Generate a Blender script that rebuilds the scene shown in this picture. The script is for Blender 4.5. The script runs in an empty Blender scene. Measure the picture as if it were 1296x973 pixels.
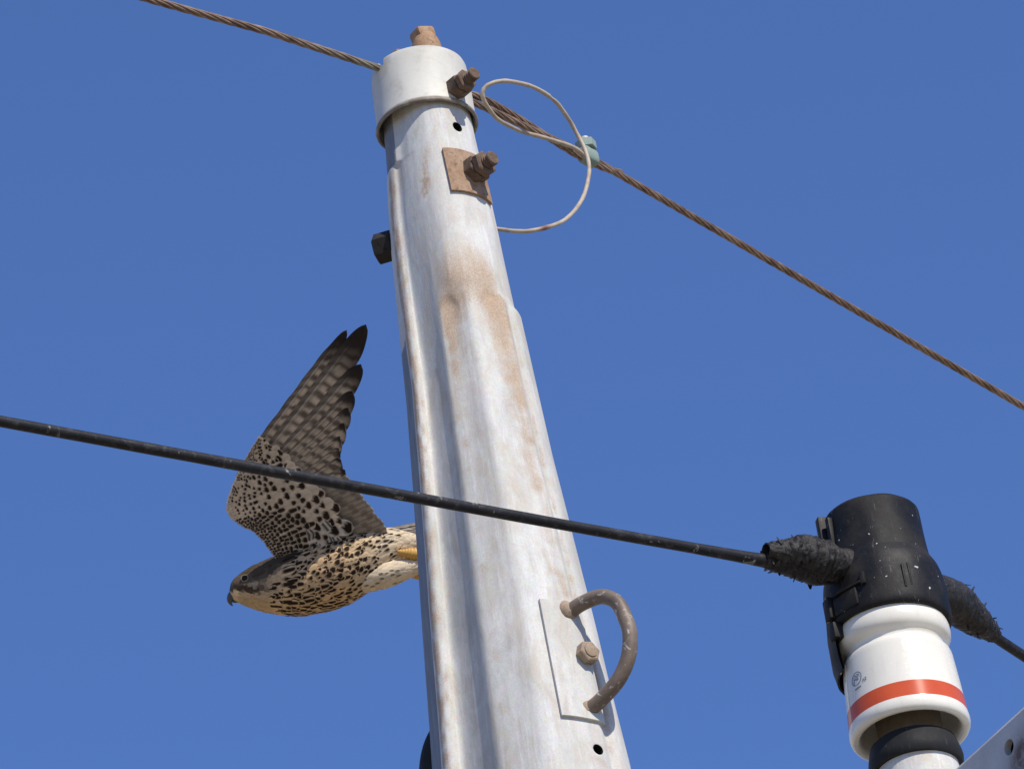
import bpy, bmesh, math, random
import numpy as np
from mathutils import Vector, Matrix, noise as mnoise

random.seed(7)
rng = np.random.default_rng(11)
scene = bpy.context.scene
COL = scene.collection
R = math.radians

# ------------------------------------------------------------------ camera
PW, PH, FPX = 1296.0, 973.0, 9000.0          # photograph size and focal length in its pixels
CAM = Vector((0.0, 0.0, 1.6))
PITCH, ROLL = R(31.5), R(-9.0)
cam_data = bpy.data.cameras.new('camera')
cam_data.sensor_width = 36.0
cam_data.lens = 36.0 * FPX / PW
cam_data.clip_start = 0.1
cam_data.clip_end = 6000.0
cam = bpy.data.objects.new('camera', cam_data)
COL.objects.link(cam)
CM = Matrix.Rotation(R(90) + PITCH, 3, 'X') @ Matrix.Rotation(ROLL, 3, 'Z')
cam.matrix_world = Matrix.Translation(CAM) @ CM.to_4x4()
scene.camera = cam
CX, CY, CZ = CM.col[0].copy(), CM.col[1].copy(), CM.col[2].copy()     # right, up, back

# ------------------------------------------------------------------ sky and sun
SUN_AZ, SUN_EL = R(37), R(44)                # azimuth to the right of the direction back to the camera
SUN = Vector((math.sin(SUN_AZ) * math.cos(SUN_EL), -math.cos(SUN_AZ) * math.cos(SUN_EL), math.sin(SUN_EL)))
world = bpy.data.worlds.new('World')
scene.world = world
world.use_nodes = True
wn, wl = world.node_tree.nodes, world.node_tree.links
wn.clear()
sky = wn.new('ShaderNodeTexSky')
sky.sky_type = 'NISHITA'
sky.sun_disc = False
sky.sun_elevation = SUN_EL
sky.sun_rotation = math.atan2(SUN.x, SUN.y)
sky.altitude = 0
sky.air_density = 1.0
sky.dust_density = 0.0
sky.ozone_density = 10.0
bg = wn.new('ShaderNodeBackground')
bg.inputs['Strength'].default_value = 0.15
wo = wn.new('ShaderNodeOutputWorld')
tint = wn.new('ShaderNodeMix')              # one even tint over the whole sky
tint.data_type = 'RGBA'
tint.blend_type = 'MULTIPLY'
tint.inputs[0].default_value = 1.0
tint.inputs[7].default_value = (0.94, 0.91, 1.045, 1)
wl.new(sky.outputs[0], tint.inputs[6])
wl.new(tint.outputs[2], bg.inputs[0])
wl.new(bg.outputs[0], wo.inputs[0])
sl = bpy.data.lights.new('sun', 'SUN')
sl.energy = 4.7
sl.angle = R(0.53)
sl.color = (1.0, 0.93, 0.81)
so = bpy.data.objects.new('sun', sl)
COL.objects.link(so)
so.rotation_euler = SUN.to_track_quat('Z', 'Y').to_euler()
so.location = (3, -3, 12)

vs = scene.view_settings
vs.view_transform = 'Standard'
vs.look = 'None'
vs.exposure = 0.0
vs.gamma = 1.0
vs.use_curve_mapping = False

# ------------------------------------------------------------------ projection helpers
def ray(px, py):
    return (CX * ((px - PW / 2) / FPX) + CY * (-(py - PH / 2) / FPX) - CZ)
def project(p):
    v = Vector(p) - CAM
    d = -v.dot(CZ)
    return PW / 2 + FPX * v.dot(CX) / d, PH / 2 - FPX * v.dot(CY) / d, d
def at_y(px, py, Y):
    r = ray(px, py)
    return CAM + r * ((Y - CAM.y) / r.y)
def at_z(px, py, Z):
    r = ray(px, py)
    return CAM + r * ((Z - CAM.z) / r.z)
def at_d(px, py, d):
    return CAM + ray(px, py) * d

# ------------------------------------------------------------------ materials
def lin(r, g, b):
    f = lambda c: (c / 255 / 12.92) if c / 255 <= 0.04045 else ((c / 255 + 0.055) / 1.055) ** 2.4
    return (f(r), f(g), f(b), 1.0)

class NT:
    def __init__(s, name):
        s.m = bpy.data.materials.new(name)
        s.m.use_nodes = True
        s.t = s.m.node_tree
        s.n, s.l = s.t.nodes, s.t.links
        s.b = s.n['Principled BSDF']
        s.tc = s.n.new('ShaderNodeTexCoord')
    def inp(s, sock, v):
        if isinstance(v, bpy.types.NodeSocket):
            s.l.new(v, sock)
        elif v is not None:
            sock.default_value = v
    def noise(s, scale, detail=4, rough=0.55, stretch=(1, 1, 1), dist=0.0, off=(0, 0, 0)):
        mp = s.n.new('ShaderNodeMapping')
        mp.inputs['Scale'].default_value = stretch
        mp.inputs['Location'].default_value = off
        s.l.new(s.tc.outputs['Object'], mp.inputs[0])
        t = s.n.new('ShaderNodeTexNoise')
        t.inputs['Scale'].default_value = scale
        t.inputs['Detail'].default_value = detail
        t.inputs['Roughness'].default_value = rough
        t.inputs['Distortion'].default_value = dist
        s.l.new(mp.outputs[0], t.inputs[0])
        return t.outputs[0]
    def ramp(s, v, lo, hi, a=0.0, b=1.0):
        m = s.n.new('ShaderNodeMapRange')
        m.interpolation_type = 'SMOOTHSTEP'
        s.inp(m.inputs[0], v)
        for i, x in enumerate((lo, hi, a, b)):
            s.inp(m.inputs[1 + i], x)
        return m.outputs[0]
    def math(s, op, a, b=0.0):
        m = s.n.new('ShaderNodeMath')
        m.operation = op
        s.inp(m.inputs[0], a)
        s.inp(m.inputs[1], b)
        return m.outputs[0]
    def mix(s, f, a, b, mode='MIX'):
        m = s.n.new('ShaderNodeMix')
        m.data_type = 'RGBA'
        m.blend_type = mode
        s.inp(m.inputs[0], f)
        s.inp(m.inputs[6], a)
        s.inp(m.inputs[7], b)
        return m.outputs[2]
    def attr(s, name, color=False):
        a = s.n.new('ShaderNodeAttribute')
        a.attribute_name = name
        return a.outputs['Color' if color else 'Fac']
    def bump(s, h, strength, dist, prev=None):
        b = s.n.new('ShaderNodeBump')
        b.inputs['Strength'].default_value = strength
        b.inputs['Distance'].default_value = dist
        s.l.new(h, b.inputs['Height'])
        if prev is not None:
            s.l.new(prev, b.inputs['Normal'])
        s.l.new(b.outputs[0], s.b.inputs['Normal'])
        return b.outputs[0]
    def out(s, color=None, rough=None, metal=None, spec=None):
        s.inp(s.b.inputs['Base Color'], color)
        s.inp(s.b.inputs['Roughness'], rough)
        s.inp(s.b.inputs['Metallic'], metal)
        s.inp(s.b.inputs['Specular IOR Level'], spec)
        return s.m

def mat_galv():
    t = NT('galvanised_steel')
    big = t.noise(14, 5, 0.6, (1, 1, 0.35))
    med = t.noise(60, 5, 0.65, (1, 1, 0.25), 0.6)
    fine = t.noise(520, 3, 0.6)
    spk = t.noise(900, 2, 0.7)
    base = t.mix(t.ramp(big, 0.3, 0.72), (0.50, 0.495, 0.46, 1), (0.69, 0.69, 0.655, 1))
    base = t.mix(t.ramp(med, 0.45, 0.75, 0, 0.6), base, (0.42, 0.405, 0.38, 1))
    vo = t.n.new('ShaderNodeTexVoronoi')
    vo.inputs['Scale'].default_value = 190
    t.l.new(t.tc.outputs['Object'], vo.inputs['Vector'])
    base = t.mix(0.10, base, vo.outputs['Color'], 'SOFT_LIGHT')
    warm = t.noise(38, 6, 0.7, (1, 1, 0.4), 0.8, (5, 2, 1))
    base = t.mix(t.ramp(warm, 0.42, 0.70, 0, 0.62), base, (0.50, 0.42, 0.32, 1))
    scr = t.noise(170, 4, 0.7, (1, 1, 0.06), 0.3)
    base = t.mix(t.ramp(scr, 0.52, 0.72, 0, 0.40), base, (0.78, 0.78, 0.77, 1))
    base = t.mix(t.ramp(fine, 0.35, 0.7, 0.0, 0.25), base, (0.36, 0.34, 0.32, 1))
    rust = t.attr('rust')
    grain = t.math('ADD', t.math('MULTIPLY', spk, 0.75), t.math('MULTIPLY', med, 0.35))
    edge = t.math('ADD', rust, t.math('MULTIPLY', t.math('SUBTRACT', grain, 0.53), 1.5))
    amt = t.math('MULTIPLY', t.ramp(edge, 0.10, 0.95), t.ramp(rust, 0.0, 0.55, 0.0, 0.80))
    rc = t.mix(t.ramp(fine, 0.35, 0.65), (0.47, 0.325, 0.20, 1), (0.33, 0.215, 0.13, 1))
    col = t.mix(amt, base, rc)
    grime_shade = t.attr('grime_shade')
    col = t.mix(t.math('MULTIPLY', grime_shade, t.ramp(med, 0.25, 0.7, 0.35, 1.0)), col, (0.22, 0.19, 0.16, 1))  # grime tone, also deepens the shade of the valley
    col = t.mix(t.attr('back_shade'), col, t.mix(t.ramp(med, 0.3, 0.7), (0.17, 0.18, 0.20, 1), (0.24, 0.25, 0.27, 1)))  # darkens the faces turned from the sun, shade put into the colour
    b1 = t.bump(med, 0.3, 0.002)
    b2 = t.bump(scr, 0.15, 0.0012, b1)
    t.bump(fine, 0.15, 0.0006, b2)
    return t.out(col, t.ramp(big, 0.3, 0.8, 0.58, 0.75), 0.0, 0.22)

def mat_cap():
    t = NT('cream_white_cap')
    a = t.noise(22, 5, 0.6, (1, 1, 0.6))
    f = t.noise(300, 4, 0.6)
    d = t.noise(45, 6, 0.7, dist=0.5)
    c = t.mix(t.ramp(a, 0.35, 0.7), (0.63, 0.615, 0.545, 1), (0.54, 0.53, 0.475, 1))
    c = t.mix(t.ramp(d, 0.50, 0.70, 0, 0.6), c, (0.44, 0.41, 0.34, 1))
    c = t.mix(t.ramp(f, 0.45, 0.75, 0, 0.15), c, (0.4, 0.38, 0.34, 1))
    c = t.mix(t.math('MULTIPLY', t.attr('rust'), t.ramp(d, 0.25, 0.6, 0.5, 1.0)), c, (0.17, 0.135, 0.10, 1))
    t.bump(f, 0.1, 0.0006)
    return t.out(c, 0.55, 0.0, 0.35)

def mat_rust(name, c1, c2, c3, rough=0.8, scale=1.0):
    t = NT(name)
    a = t.noise(70 * scale, 5, 0.65, off=(3, 1, 2))
    f = t.noise(420 * scale, 4, 0.7)
    p = t.noise(160 * scale, 4, 0.6, dist=0.4)
    c = t.mix(t.ramp(a, 0.32, 0.68), c1, c2)
    c = t.mix(t.ramp(p, 0.55, 0.72), c, c3)
    c = t.mix(t.ramp(f, 0.45, 0.75, 0, 0.4), c, (0.05, 0.035, 0.025, 1))
    b1 = t.bump(p, 0.35, 0.0012)
    t.bump(f, 0.35, 0.0008, b1)
    return t.out(c, rough, 0.0, 0.3)

def mat_handle():
    t = NT('brown_worn_steel')
    a = t.noise(35, 5, 0.6)
    p = t.noise(95, 5, 0.65, (1, 1, 0.7), 0.8)
    f = t.noise(500, 3, 0.6)
    c = t.mix(t.ramp(a, 0.3, 0.7), (0.125, 0.092, 0.068, 1), (0.20, 0.15, 0.11, 1))
    c = t.mix(t.ramp(p, 0.57, 0.66, 0, 0.85), c, (0.50, 0.46, 0.40, 1))
    c = t.mix(t.ramp(f, 0.5, 0.8, 0, 0.35), c, (0.06, 0.04, 0.03, 1))
    t.bump(f, 0.15, 0.0006)
    return t.out(c, 0.55, 0.0, 0.45)

def mat_rubber(name, base, dust, spots=0.0, rough=0.5, smear=0.5):
    t = NT(name)
    a = t.noise(30, 5, 0.6)
    f = t.noise(420, 4, 0.65)
    s = t.noise(130, 3, 0.5, dist=0.3)
    w = t.noise(55, 6, 0.75, (1.6, 1, 0.5), 1.2)
    c = t.mix(t.ramp(a, 0.35, 0.75, 0, smear), base, dust)
    c = t.mix(t.ramp(w, 0.60, 0.72, 0, 0.5 * smear), c, tuple(min(1, x * 2.2) for x in dust[:3]) + (1,))
    if spots:
        c = t.mix(t.ramp(s, spots, spots + 0.03), c, (0.5, 0.5, 0.49, 1))
    sc = t.noise(210, 4, 0.75, (1, 0.25, 0.16), 0.8, (2, 8, 5))
    c = t.mix(t.ramp(sc, 0.60, 0.70, 0, 0.5 * smear), c, (0.15, 0.135, 0.12, 1))
    b1 = t.bump(a, 0.25, 0.004)
    t.bump(f, 0.25, 0.0005, b1)
    return t.out(c, t.ramp(a, 0.3, 0.7, rough, rough + 0.2), 0.0, 0.22)

def mat_wire_cover():
    t = NT('black_wire_cover')
    a = t.noise(26, 4, 0.6)
    s = t.noise(34, 6, 0.75, dist=0.6)
    f = t.noise(300, 3, 0.6)
    c = t.mix(t.ramp(a, 0.3, 0.7), (0.008, 0.008, 0.010, 1), (0.018, 0.018, 0.021, 1))
    w2 = t.noise(90, 5, 0.7, (1, 1, 1), 0.4, (7, 3, 1))
    c = t.mix(t.ramp(w2, 0.50, 0.72, 0, 0.6), c, (0.075, 0.075, 0.075, 1))
    c = t.mix(t.math('MULTIPLY', t.ramp(s, 0.60, 0.68), t.ramp(f, 0.3, 0.6)), c, (0.34, 0.33, 0.29, 1))
    t.bump(f, 0.3, 0.0006)
    return t.out(c, 0.55, 0.0, 0.28)

def mat_tape():
    t = NT('weathered_black_tape')
    a = t.noise(90, 6, 0.7, (1, 1, 1), 0.8)
    f = t.noise(420, 4, 0.7)
    c = t.mix(t.ramp(a, 0.35, 0.7), (0.006, 0.0055, 0.0055, 1), (0.036, 0.031, 0.027, 1))
    c = t.mix(t.ramp(f, 0.62, 0.78), c, (0.16, 0.14, 0.12, 1))
    b1 = t.bump(a, 0.8, 0.003)
    t.bump(f, 0.4, 0.001, b1)
    return t.out(c, 0.55, 0.0, 0.4)

def mat_strand():
    t = NT('brown_copper_strand')
    a = t.noise(40, 4, 0.6)
    f = t.noise(600, 3, 0.6)
    c = t.mix(t.ramp(a, 0.3, 0.7), (0.15, 0.092, 0.058, 1), (0.32, 0.22, 0.15, 1))
    c = t.mix(t.ramp(f, 0.45, 0.8, 0, 0.5), c, (0.09, 0.055, 0.035, 1))
    c = t.mix(t.math('MULTIPLY', t.attr('rust'), t.ramp(a, 0.35, 0.6, 0.5, 1)), c, (0.26, 0.25, 0.19, 1))
    return t.out(c, 0.5, 0.15, 0.5)

def mat_patina():
    t = NT('green_patina_bronze')
    a = t.noise(150, 5, 0.6)
    f = t.noise(600, 3, 0.6)
    c = t.mix(t.ramp(a, 0.3, 0.7), (0.19, 0.30, 0.26, 1), (0.27, 0.31, 0.27, 1))
    c = t.mix(t.ramp(f, 0.5, 0.75, 0, 0.7), c, (0.12, 0.13, 0.10, 1))
    t.bump(f, 0.3, 0.0006)
    return t.out(c, 0.65, 0.0, 0.35)

def mat_simple(name, c1, c2, scale, rough, spec=0.5, bump=0.0, coat=0.0):
    t = NT(name)
    a = t.noise(scale, 4, 0.6)
    if bump:
        t.bump(t.noise(scale * 6, 3, 0.6), bump, 0.0006)
    if coat:
        t.b.inputs['Coat Weight'].default_value = coat
        t.b.inputs['Coat Roughness'].default_value = 0.04
    return t.out(t.mix(t.ramp(a, 0.3, 0.7), c1, c2), rough, 0.0, spec)

def mat_cream_wire():
    t = NT('cream_wire_insulation')
    a = t.noise(60, 5, 0.65)
    c = t.mix(t.ramp(a, 0.35, 0.7), (0.46, 0.39, 0.30, 1), (0.33, 0.27, 0.205, 1))
    c = t.mix(t.attr('rust'), c, (0.16, 0.06, 0.03, 1))
    t.bump(t.noise(400), 0.15, 0.0004)
    return t.out(c, 0.55, 0.0, 0.4)

def mat_feather(name, transl=0.25, streak=True):
    t = NT(name)
    col = t.attr('Col', True)
    f = t.noise(700, 3, 0.6)
    col = t.mix(t.ramp(f, 0.3, 0.7, 0.0, 0.22), col, t.mix(1.0, col, (0.45, 0.40, 0.36, 1), 'MULTIPLY'))
    t.out(col, 0.8, 0.0, 0.08)
    if transl > 0:
        tr = t.n.new('ShaderNodeBsdfTranslucent')
        t.l.new(col, tr.inputs[0])
        mx = t.n.new('ShaderNodeMixShader')
        mx.inputs[0].default_value = transl
        t.l.new(t.b.outputs[0], mx.inputs[1])
        t.l.new(tr.outputs[0], mx.inputs[2])
        t.l.new(mx.outputs[0], t.n['Material Output'].inputs[0])
    return t.m

def mat_ground():
    t = NT('dry_pale_ground')
    a = t.noise(0.25, 6, 0.6)
    b = t.noise(3.0, 6, 0.65)
    f = t.noise(40, 4, 0.7)
    c = t.mix(t.ramp(a, 0.35, 0.65), (0.34, 0.275, 0.185, 1), (0.28, 0.23, 0.155, 1))
    c = t.mix(t.ramp(b, 0.4, 0.7, 0, 0.6), c, (0.40, 0.335, 0.24, 1))
    c = t.mix(t.ramp(f, 0.45, 0.7, 0, 0.5), c, (0.15, 0.13, 0.10, 1))
    t.bump(f, 0.5, 0.02)
    return t.out(c, 0.95, 0.0, 0.2)

def mat_porcelain():
    t = NT('white_porcelain')
    a = t.noise(18, 4, 0.6)
    st = t.noise(120, 5, 0.7, (1, 1, 0.08), 0.3)
    f = t.noise(260, 4, 0.7)
    c = t.mix(t.ramp(a, 0.3, 0.7), (0.77, 0.735, 0.635, 1), (0.73, 0.695, 0.60, 1))
    c = t.mix(t.ramp(st, 0.55, 0.75, 0, 0.22), c, (0.48, 0.43, 0.34, 1))
    c = t.mix(t.ramp(f, 0.66, 0.74, 0, 0.4), c, (0.42, 0.37, 0.29, 1))
    return t.out(c, t.ramp(f, 0.4, 0.75, 0.17, 0.38), 0.0, 0.5)
M = dict(
    galv=mat_galv(), cap=mat_cap(),
    rust=mat_rust('brown_rusty_iron', (0.105, 0.068, 0.048, 1), (0.185, 0.125, 0.085, 1), (0.06, 0.04, 0.03, 1)),
    orange=mat_rust('orange_rusty_iron', (0.33, 0.19, 0.105, 1), (0.40, 0.27, 0.165, 1), (0.25, 0.135, 0.075, 1)),
    plate=mat_rust('tan_rusty_plate', (0.29, 0.175, 0.105, 1), (0.38, 0.265, 0.18, 1), (0.20, 0.11, 0.065, 1)),
    tanbolt=mat_rust('tan_iron', (0.30, 0.225, 0.16, 1), (0.38, 0.29, 0.21, 1), (0.24, 0.17, 0.11, 1)),
    shadebolt=mat_rust('shadow_black_iron', (0.016, 0.014, 0.013, 1), (0.028, 0.024, 0.021, 1), (0.010, 0.009, 0.008, 1)),  # near black, the side bolt's shadow put into its colour
    handle=mat_handle(),
    rubber=mat_rubber('black_rubber', (0.007, 0.007, 0.008, 1), (0.028, 0.025, 0.023, 1), 0.70, 0.5, 0.8),
    collar=mat_rubber('grey_rubber_collar', (0.014, 0.014, 0.015, 1), (0.026, 0.026, 0.026, 1), 0, 0.6),
    hose=mat_rubber('black_hose', (0.014, 0.014, 0.015, 1), (0.03, 0.03, 0.03, 1), 0, 0.5),
    wirecover=mat_wire_cover(), tape=mat_tape(), strand=mat_strand(), patina=mat_patina(),
    porcelain=mat_porcelain(),
    red=mat_simple('red_glaze', (0.60, 0.095, 0.024, 1), (0.54, 0.08, 0.02, 1), 40, 0.20, 0.5, 0, 0.0),
    print=mat_simple('blue_grey_print', (0.13, 0.19, 0.25, 1), (0.2, 0.25, 0.3, 1), 300, 0.3),
    core=mat_simple('tan_cement_core', (0.11, 0.088, 0.06, 1), (0.14, 0.115, 0.08, 1), 90, 0.7, 0.3, 0.2),
    inside=mat_simple('shade_black_bore', (0.010, 0.009, 0.008, 1), (0.014, 0.012, 0.010, 1), 90, 0.9, 0.1),  # near black bore walls, the hollow's shade put into the colour
    cream=mat_cream_wire(),
    screw=mat_simple('pale_screw_metal', (0.42, 0.40, 0.37, 1), (0.52, 0.50, 0.47, 1), 200, 0.5),
    arm=None,
    plumage=mat_feather('feather_plumage', 0.18), flight=mat_feather('flight_feather_vane', 0.34), skin=mat_feather('falcon_down', 0.0),
    beak=mat_simple('slate_beak', (0.05, 0.055, 0.065, 1), (0.075, 0.08, 0.09, 1), 300, 0.3),
    cere=mat_simple('yellow_grey_cere', (0.30, 0.25, 0.11, 1), (0.22, 0.19, 0.10, 1), 400, 0.5),
    eye=mat_simple('dark_brown_eye', (0.012, 0.008, 0.006, 1), (0.018, 0.012, 0.008, 1), 200, 0.10, 0.15),
    leg=mat_simple('yellow_scaly_leg', (0.62, 0.36, 0.08, 1), (0.52, 0.27, 0.055, 1), 500, 0.5, 0.4, 0.4),
    ground=mat_ground(),
)
def mat_arm():
    t = NT('dull_grey_galvanised_arm')
    a = t.noise(18, 5, 0.6)
    m_ = t.noise(80, 5, 0.65, dist=0.5)
    f = t.noise(500, 3, 0.6)
    c = t.mix(t.ramp(a, 0.3, 0.7), (0.42, 0.43, 0.44, 1), (0.50, 0.51, 0.515, 1))
    c = t.mix(t.ramp(m_, 0.5, 0.75, 0, 0.5), c, (0.38, 0.38, 0.38, 1))
    c = t.mix(t.ramp(f, 0.45, 0.75, 0, 0.25), c, (0.3, 0.29, 0.28, 1))
    c = t.mix(t.math('MULTIPLY', t.attr('rust'), t.ramp(m_, 0.3, 0.6, 0.55, 1)), c, (0.11, 0.065, 0.04, 1))
    t.bump(f, 0.2, 0.0008)
    return t.out(c, 0.5, 0.0, 0.5)
M['arm'] = mat_arm()

# ------------------------------------------------------------------ mesh helpers
def link(ob, parent=None, origin=None):
    COL.objects.link(ob)
    if parent is not None:
        ob.parent = parent
        ob.matrix_parent_inverse = Matrix.Translation(-Vector(parent['_org']))
    return ob
def mesh_obj(name, verts, faces, mat, parent=None, smooth=True, origin=None, sharp=35):
    v = np.asarray([tuple(x) for x in verts], dtype=float)
    o = Vector(v.mean(axis=0)) if origin is None else Vector(origin)
    me = bpy.data.meshes.new(name)
    me.from_pydata((v - np.array(o)).tolist(), [], faces)
    me.update()
    if mat is not None:
        me.materials.append(mat)
    if smooth:
        me.polygons.foreach_set('use_smooth', [True] * len(me.polygons))
        if sharp:
            me.set_sharp_from_angle(angle=R(sharp))
    ob = bpy.data.objects.new(name, me)
    ob.location = o
    ob['_org'] = tuple(o)
    return link(ob, parent)
def empty(name, loc):
    ob = bpy.data.objects.new(name, None)
    ob.empty_display_size = 0.05
    ob.location = loc
    ob['_org'] = tuple(loc)
    COL.objects.link(ob)
    return ob
def tag(ob, label=None, cat=None, group=None, kind=None):
    if label: ob['label'] = label
    if cat: ob['category'] = cat
    if group: ob['group'] = group
    if kind: ob['kind'] = kind
    return ob
def fattr(ob, name, vals):
    a = ob.data.attributes.new(name, 'FLOAT', 'POINT')
    a.data.foreach_set('value', np.asarray(vals, dtype=np.float32))
def cattr(ob, vals):
    a = ob.data.color_attributes.new('Col', 'FLOAT_COLOR', 'POINT')
    v = np.ones((len(vals), 4), dtype=np.float32)
    v[:, :3] = vals
    a.data.foreach_set('color', v.ravel())
def basis(n, up=Vector((0, 0, 1))):
    n = Vector(n).normalized()
    x = up.cross(n)
    if x.length < 1e-4:
        x = Vector((1, 0, 0))
    x.normalize()
    y = n.cross(x)
    return Matrix((x, y, n)).transposed()
def lathe(prof, n, o, B, a0=0.0, a1=2 * math.pi, wob=None):
    """profile of (radius, height) revolved about column 2 of B through o"""
    full = abs(a1 - a0 - 2 * math.pi) < 1e-6
    cnt = n if full else n + 1
    vs_, fs = [], []
    for (r, h) in prof:
        for i in range(cnt):
            a = a0 + (a1 - a0) * i / n
            rr = r if wob is None else r + wob(a, h, r)
            vs_.append(o + B @ Vector((rr * math.cos(a), rr * math.sin(a), h)))
    for j in range(len(prof) - 1):
        for i in range(n):
            i2 = (i + 1) % cnt if full else i + 1
            fs.append((j * cnt + i, j * cnt + i2, (j + 1) * cnt + i2, (j + 1) * cnt + i))
    return vs_, fs
def capped(prof, n, o, B, **k):
    p = [(1e-5, prof[0][1])] + list(prof) + [(1e-5, prof[-1][1])]
    return lathe(p, n, o, B, **k)
def hexprism(o, B, r, h0, h1, rot=0.0, ch=0.12, both=True):
    """chamfered hexagon nut from height h0 to h1"""
    vs_, fs = [], []
    ring = []
    c = ch * r
    levels = [(h0, r * (1 - (ch if both else 0))), (h0 + (c * .6 if both else 0.0001), r), (h1 - c * .6, r), (h1, r * (1 - ch))]
    for (h, rr) in levels:
        for i in range(6):
            a = rot + i * math.pi / 3
            vs_.append(o + B @ Vector((rr * math.cos(a), rr * math.sin(a), h)))
    for j in range(3):
        for i in range(6):
            fs.append((j * 6 + i, j * 6 + (i + 1) % 6, (j + 1) * 6 + (i + 1) % 6, (j + 1) * 6 + i))
    fs.append(tuple(range(5, -1, -1)))
    fs.append(tuple(range(18, 24)))
    return vs_, fs
def thread_prof(r, h0, h1, pitch, depth):
    p = [(r * 0.7, h0)]
    h = h0
    while h < h1 - pitch:
        p += [(r - depth, h), (r, h + pitch * .5)]
        h += pitch
    p += [(r * 0.98, h1 - r * .12), (r * .86, h1)]
    return p
def tube(pts, rad, n=12, cap=True, twist0=0.0, shape=None):
    """tube along points, rad number or list; shape(a, i) scales the radius"""
    pts = [Vector(p) for p in pts]
    m = len(pts)
    rads = [rad] * m if not hasattr(rad, '__len__') else list(rad)
    vs_, fs = [], []
    t0 = (pts[1] - pts[0]).normalized()
    x = t0.orthogonal().normalized()
    prev = t0
    for i in range(m):
        t = (pts[min(i + 1, m - 1)] - pts[max(i - 1, 0)]).normalized()
        q = prev.rotation_difference(t)
        x = (q @ x).normalized()
        prev = t
        y = t.cross(x)
        for k in range(n):
            a = twist0 + 2 * math.pi * k / n
            s = 1.0 if shape is None else shape(a, i)
            vs_.append(pts[i] + (x * math.cos(a) + y * math.sin(a)) * rads[i] * s)
    for i in range(m - 1):
        for k in range(n):
            k2 = (k + 1) % n
            fs.append((i * n + k, i * n + k2, (i + 1) * n + k2, (i + 1) * n + k))
    if cap:
        fs.append(tuple(range(n - 1, -1, -1)))
        fs.append(tuple(range((m - 1) * n, m * n)))
    return vs_, fs
def catmull(pts, sub):
    P = [Vector(p) for p in pts]
    out = []
    for i in range(len(P) - 1):
        p0, p1, p2, p3 = P[max(i - 1, 0)], P[i], P[i + 1], P[min(i + 2, len(P) - 1)]
        for j in range(sub):
            t = j / sub
            out.append(0.5 * ((2 * p1) + (p2 - p0) * t + (2 * p0 - 5 * p1 + 4 * p2 - p3) * t * t + (3 * p1 - p0 - 3 * p2 + p3) * t ** 3))
    out.append(P[-1])
    return out
def merge(*parts):
    V, F = [], []
    for v, f in parts:
        o = len(V)
        V += list(v)
        F += [tuple(i + o for i in q) for q in f]
    return V, F
def box(o, B, sx, sy, sz, bev=0.0):
    """bevelled box (octagonal edges) with its centre at o"""
    bm = bmesh.new()
    bmesh.ops.create_cube(bm, size=1.0)
    bmesh.ops.scale(bm, vec=(sx, sy, sz), verts=bm.verts)
    if bev:
        bmesh.ops.bevel(bm, geom=bm.edges[:], offset=bev, segments=2, affect='EDGES', profile=0.5)
    vs_ = [o + B @ v.co for v in bm.verts]
    bm.verts.index_update()
    fs = [tuple(v.index for v in f.verts) for f in bm.faces]
    bm.free()
    return vs_, fs
def boolean_cut(ob, cutters):
    """bake boolean differences into ob's mesh"""
    for c in cutters:
        md = ob.modifiers.new('cut', 'BOOLEAN')
        md.operation = 'DIFFERENCE'
        md.solver = 'EXACT'
        md.material_mode = 'TRANSFER'
        md.object = c
    dg = bpy.context.evaluated_depsgraph_get()
    me = bpy.data.meshes.new_from_object(ob.evaluated_get(dg))
    ob.modifiers.clear()
    old = ob.data
    ob.data = me
    me.name = old.name
    for c in cutters:
        bpy.data.objects.remove(c, do_unlink=True)
def interp(tab, y):
    xs = [a for a, b in tab]
    return float(np.interp(y, xs, [b for a, b in tab]))
def sstep(a, b, x):
    t = min(1.0, max(0.0, (x - a) / (b - a)))
    return t * t * (3 - 2 * t)

# ------------------------------------------------------------------ ground
def build_ground():
    n, half = 40, 3000.0
    g = np.sign(np.linspace(-1, 1, n)) * np.abs(np.linspace(-1, 1, n)) ** 3 * half
    v = [(x, y, 0.0) for y in g for x in g]
    f = [(j * n + i, j * n + i + 1, (j + 1) * n + i + 1, (j + 1) * n + i) for j in range(n - 1) for i in range(n - 1)]
    ob = mesh_obj('ground', v, f, M['ground'], origin=(0, 0, 0))
    tag(ob, kind='structure')
build_ground()

# ------------------------------------------------------------------ utility pole
YP = 6.5
_a = at_y(543, 178, YP)
AX, AY = _a.x, _a.y                      # the pole's vertical axis
_zz = np.linspace(2.0, 7.5, 1200)
_tab = np.array([project((AX, AY, z)) for z in _zz])
def z_of(y0):                            # height on the axis that shows at image row y0
    return float(np.interp(-y0, -_tab[:, 1], _zz))
def y0_of(z):
    return project((AX, AY, z))[1]
def k_of(z):                             # metres for a pixel of the photograph at that height
    return project((AX, AY, z))[2] / FPX

W_TAB = [(100, 55), (150, 56), (184, 58), (205, 59.7), (268, 66), (404, 74.5), (420, 81), (595, 93.6), (681, 102), (773, 111), (919, 124), (994, 131), (1080, 137), (1400, 142), (8000, 150)]
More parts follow.
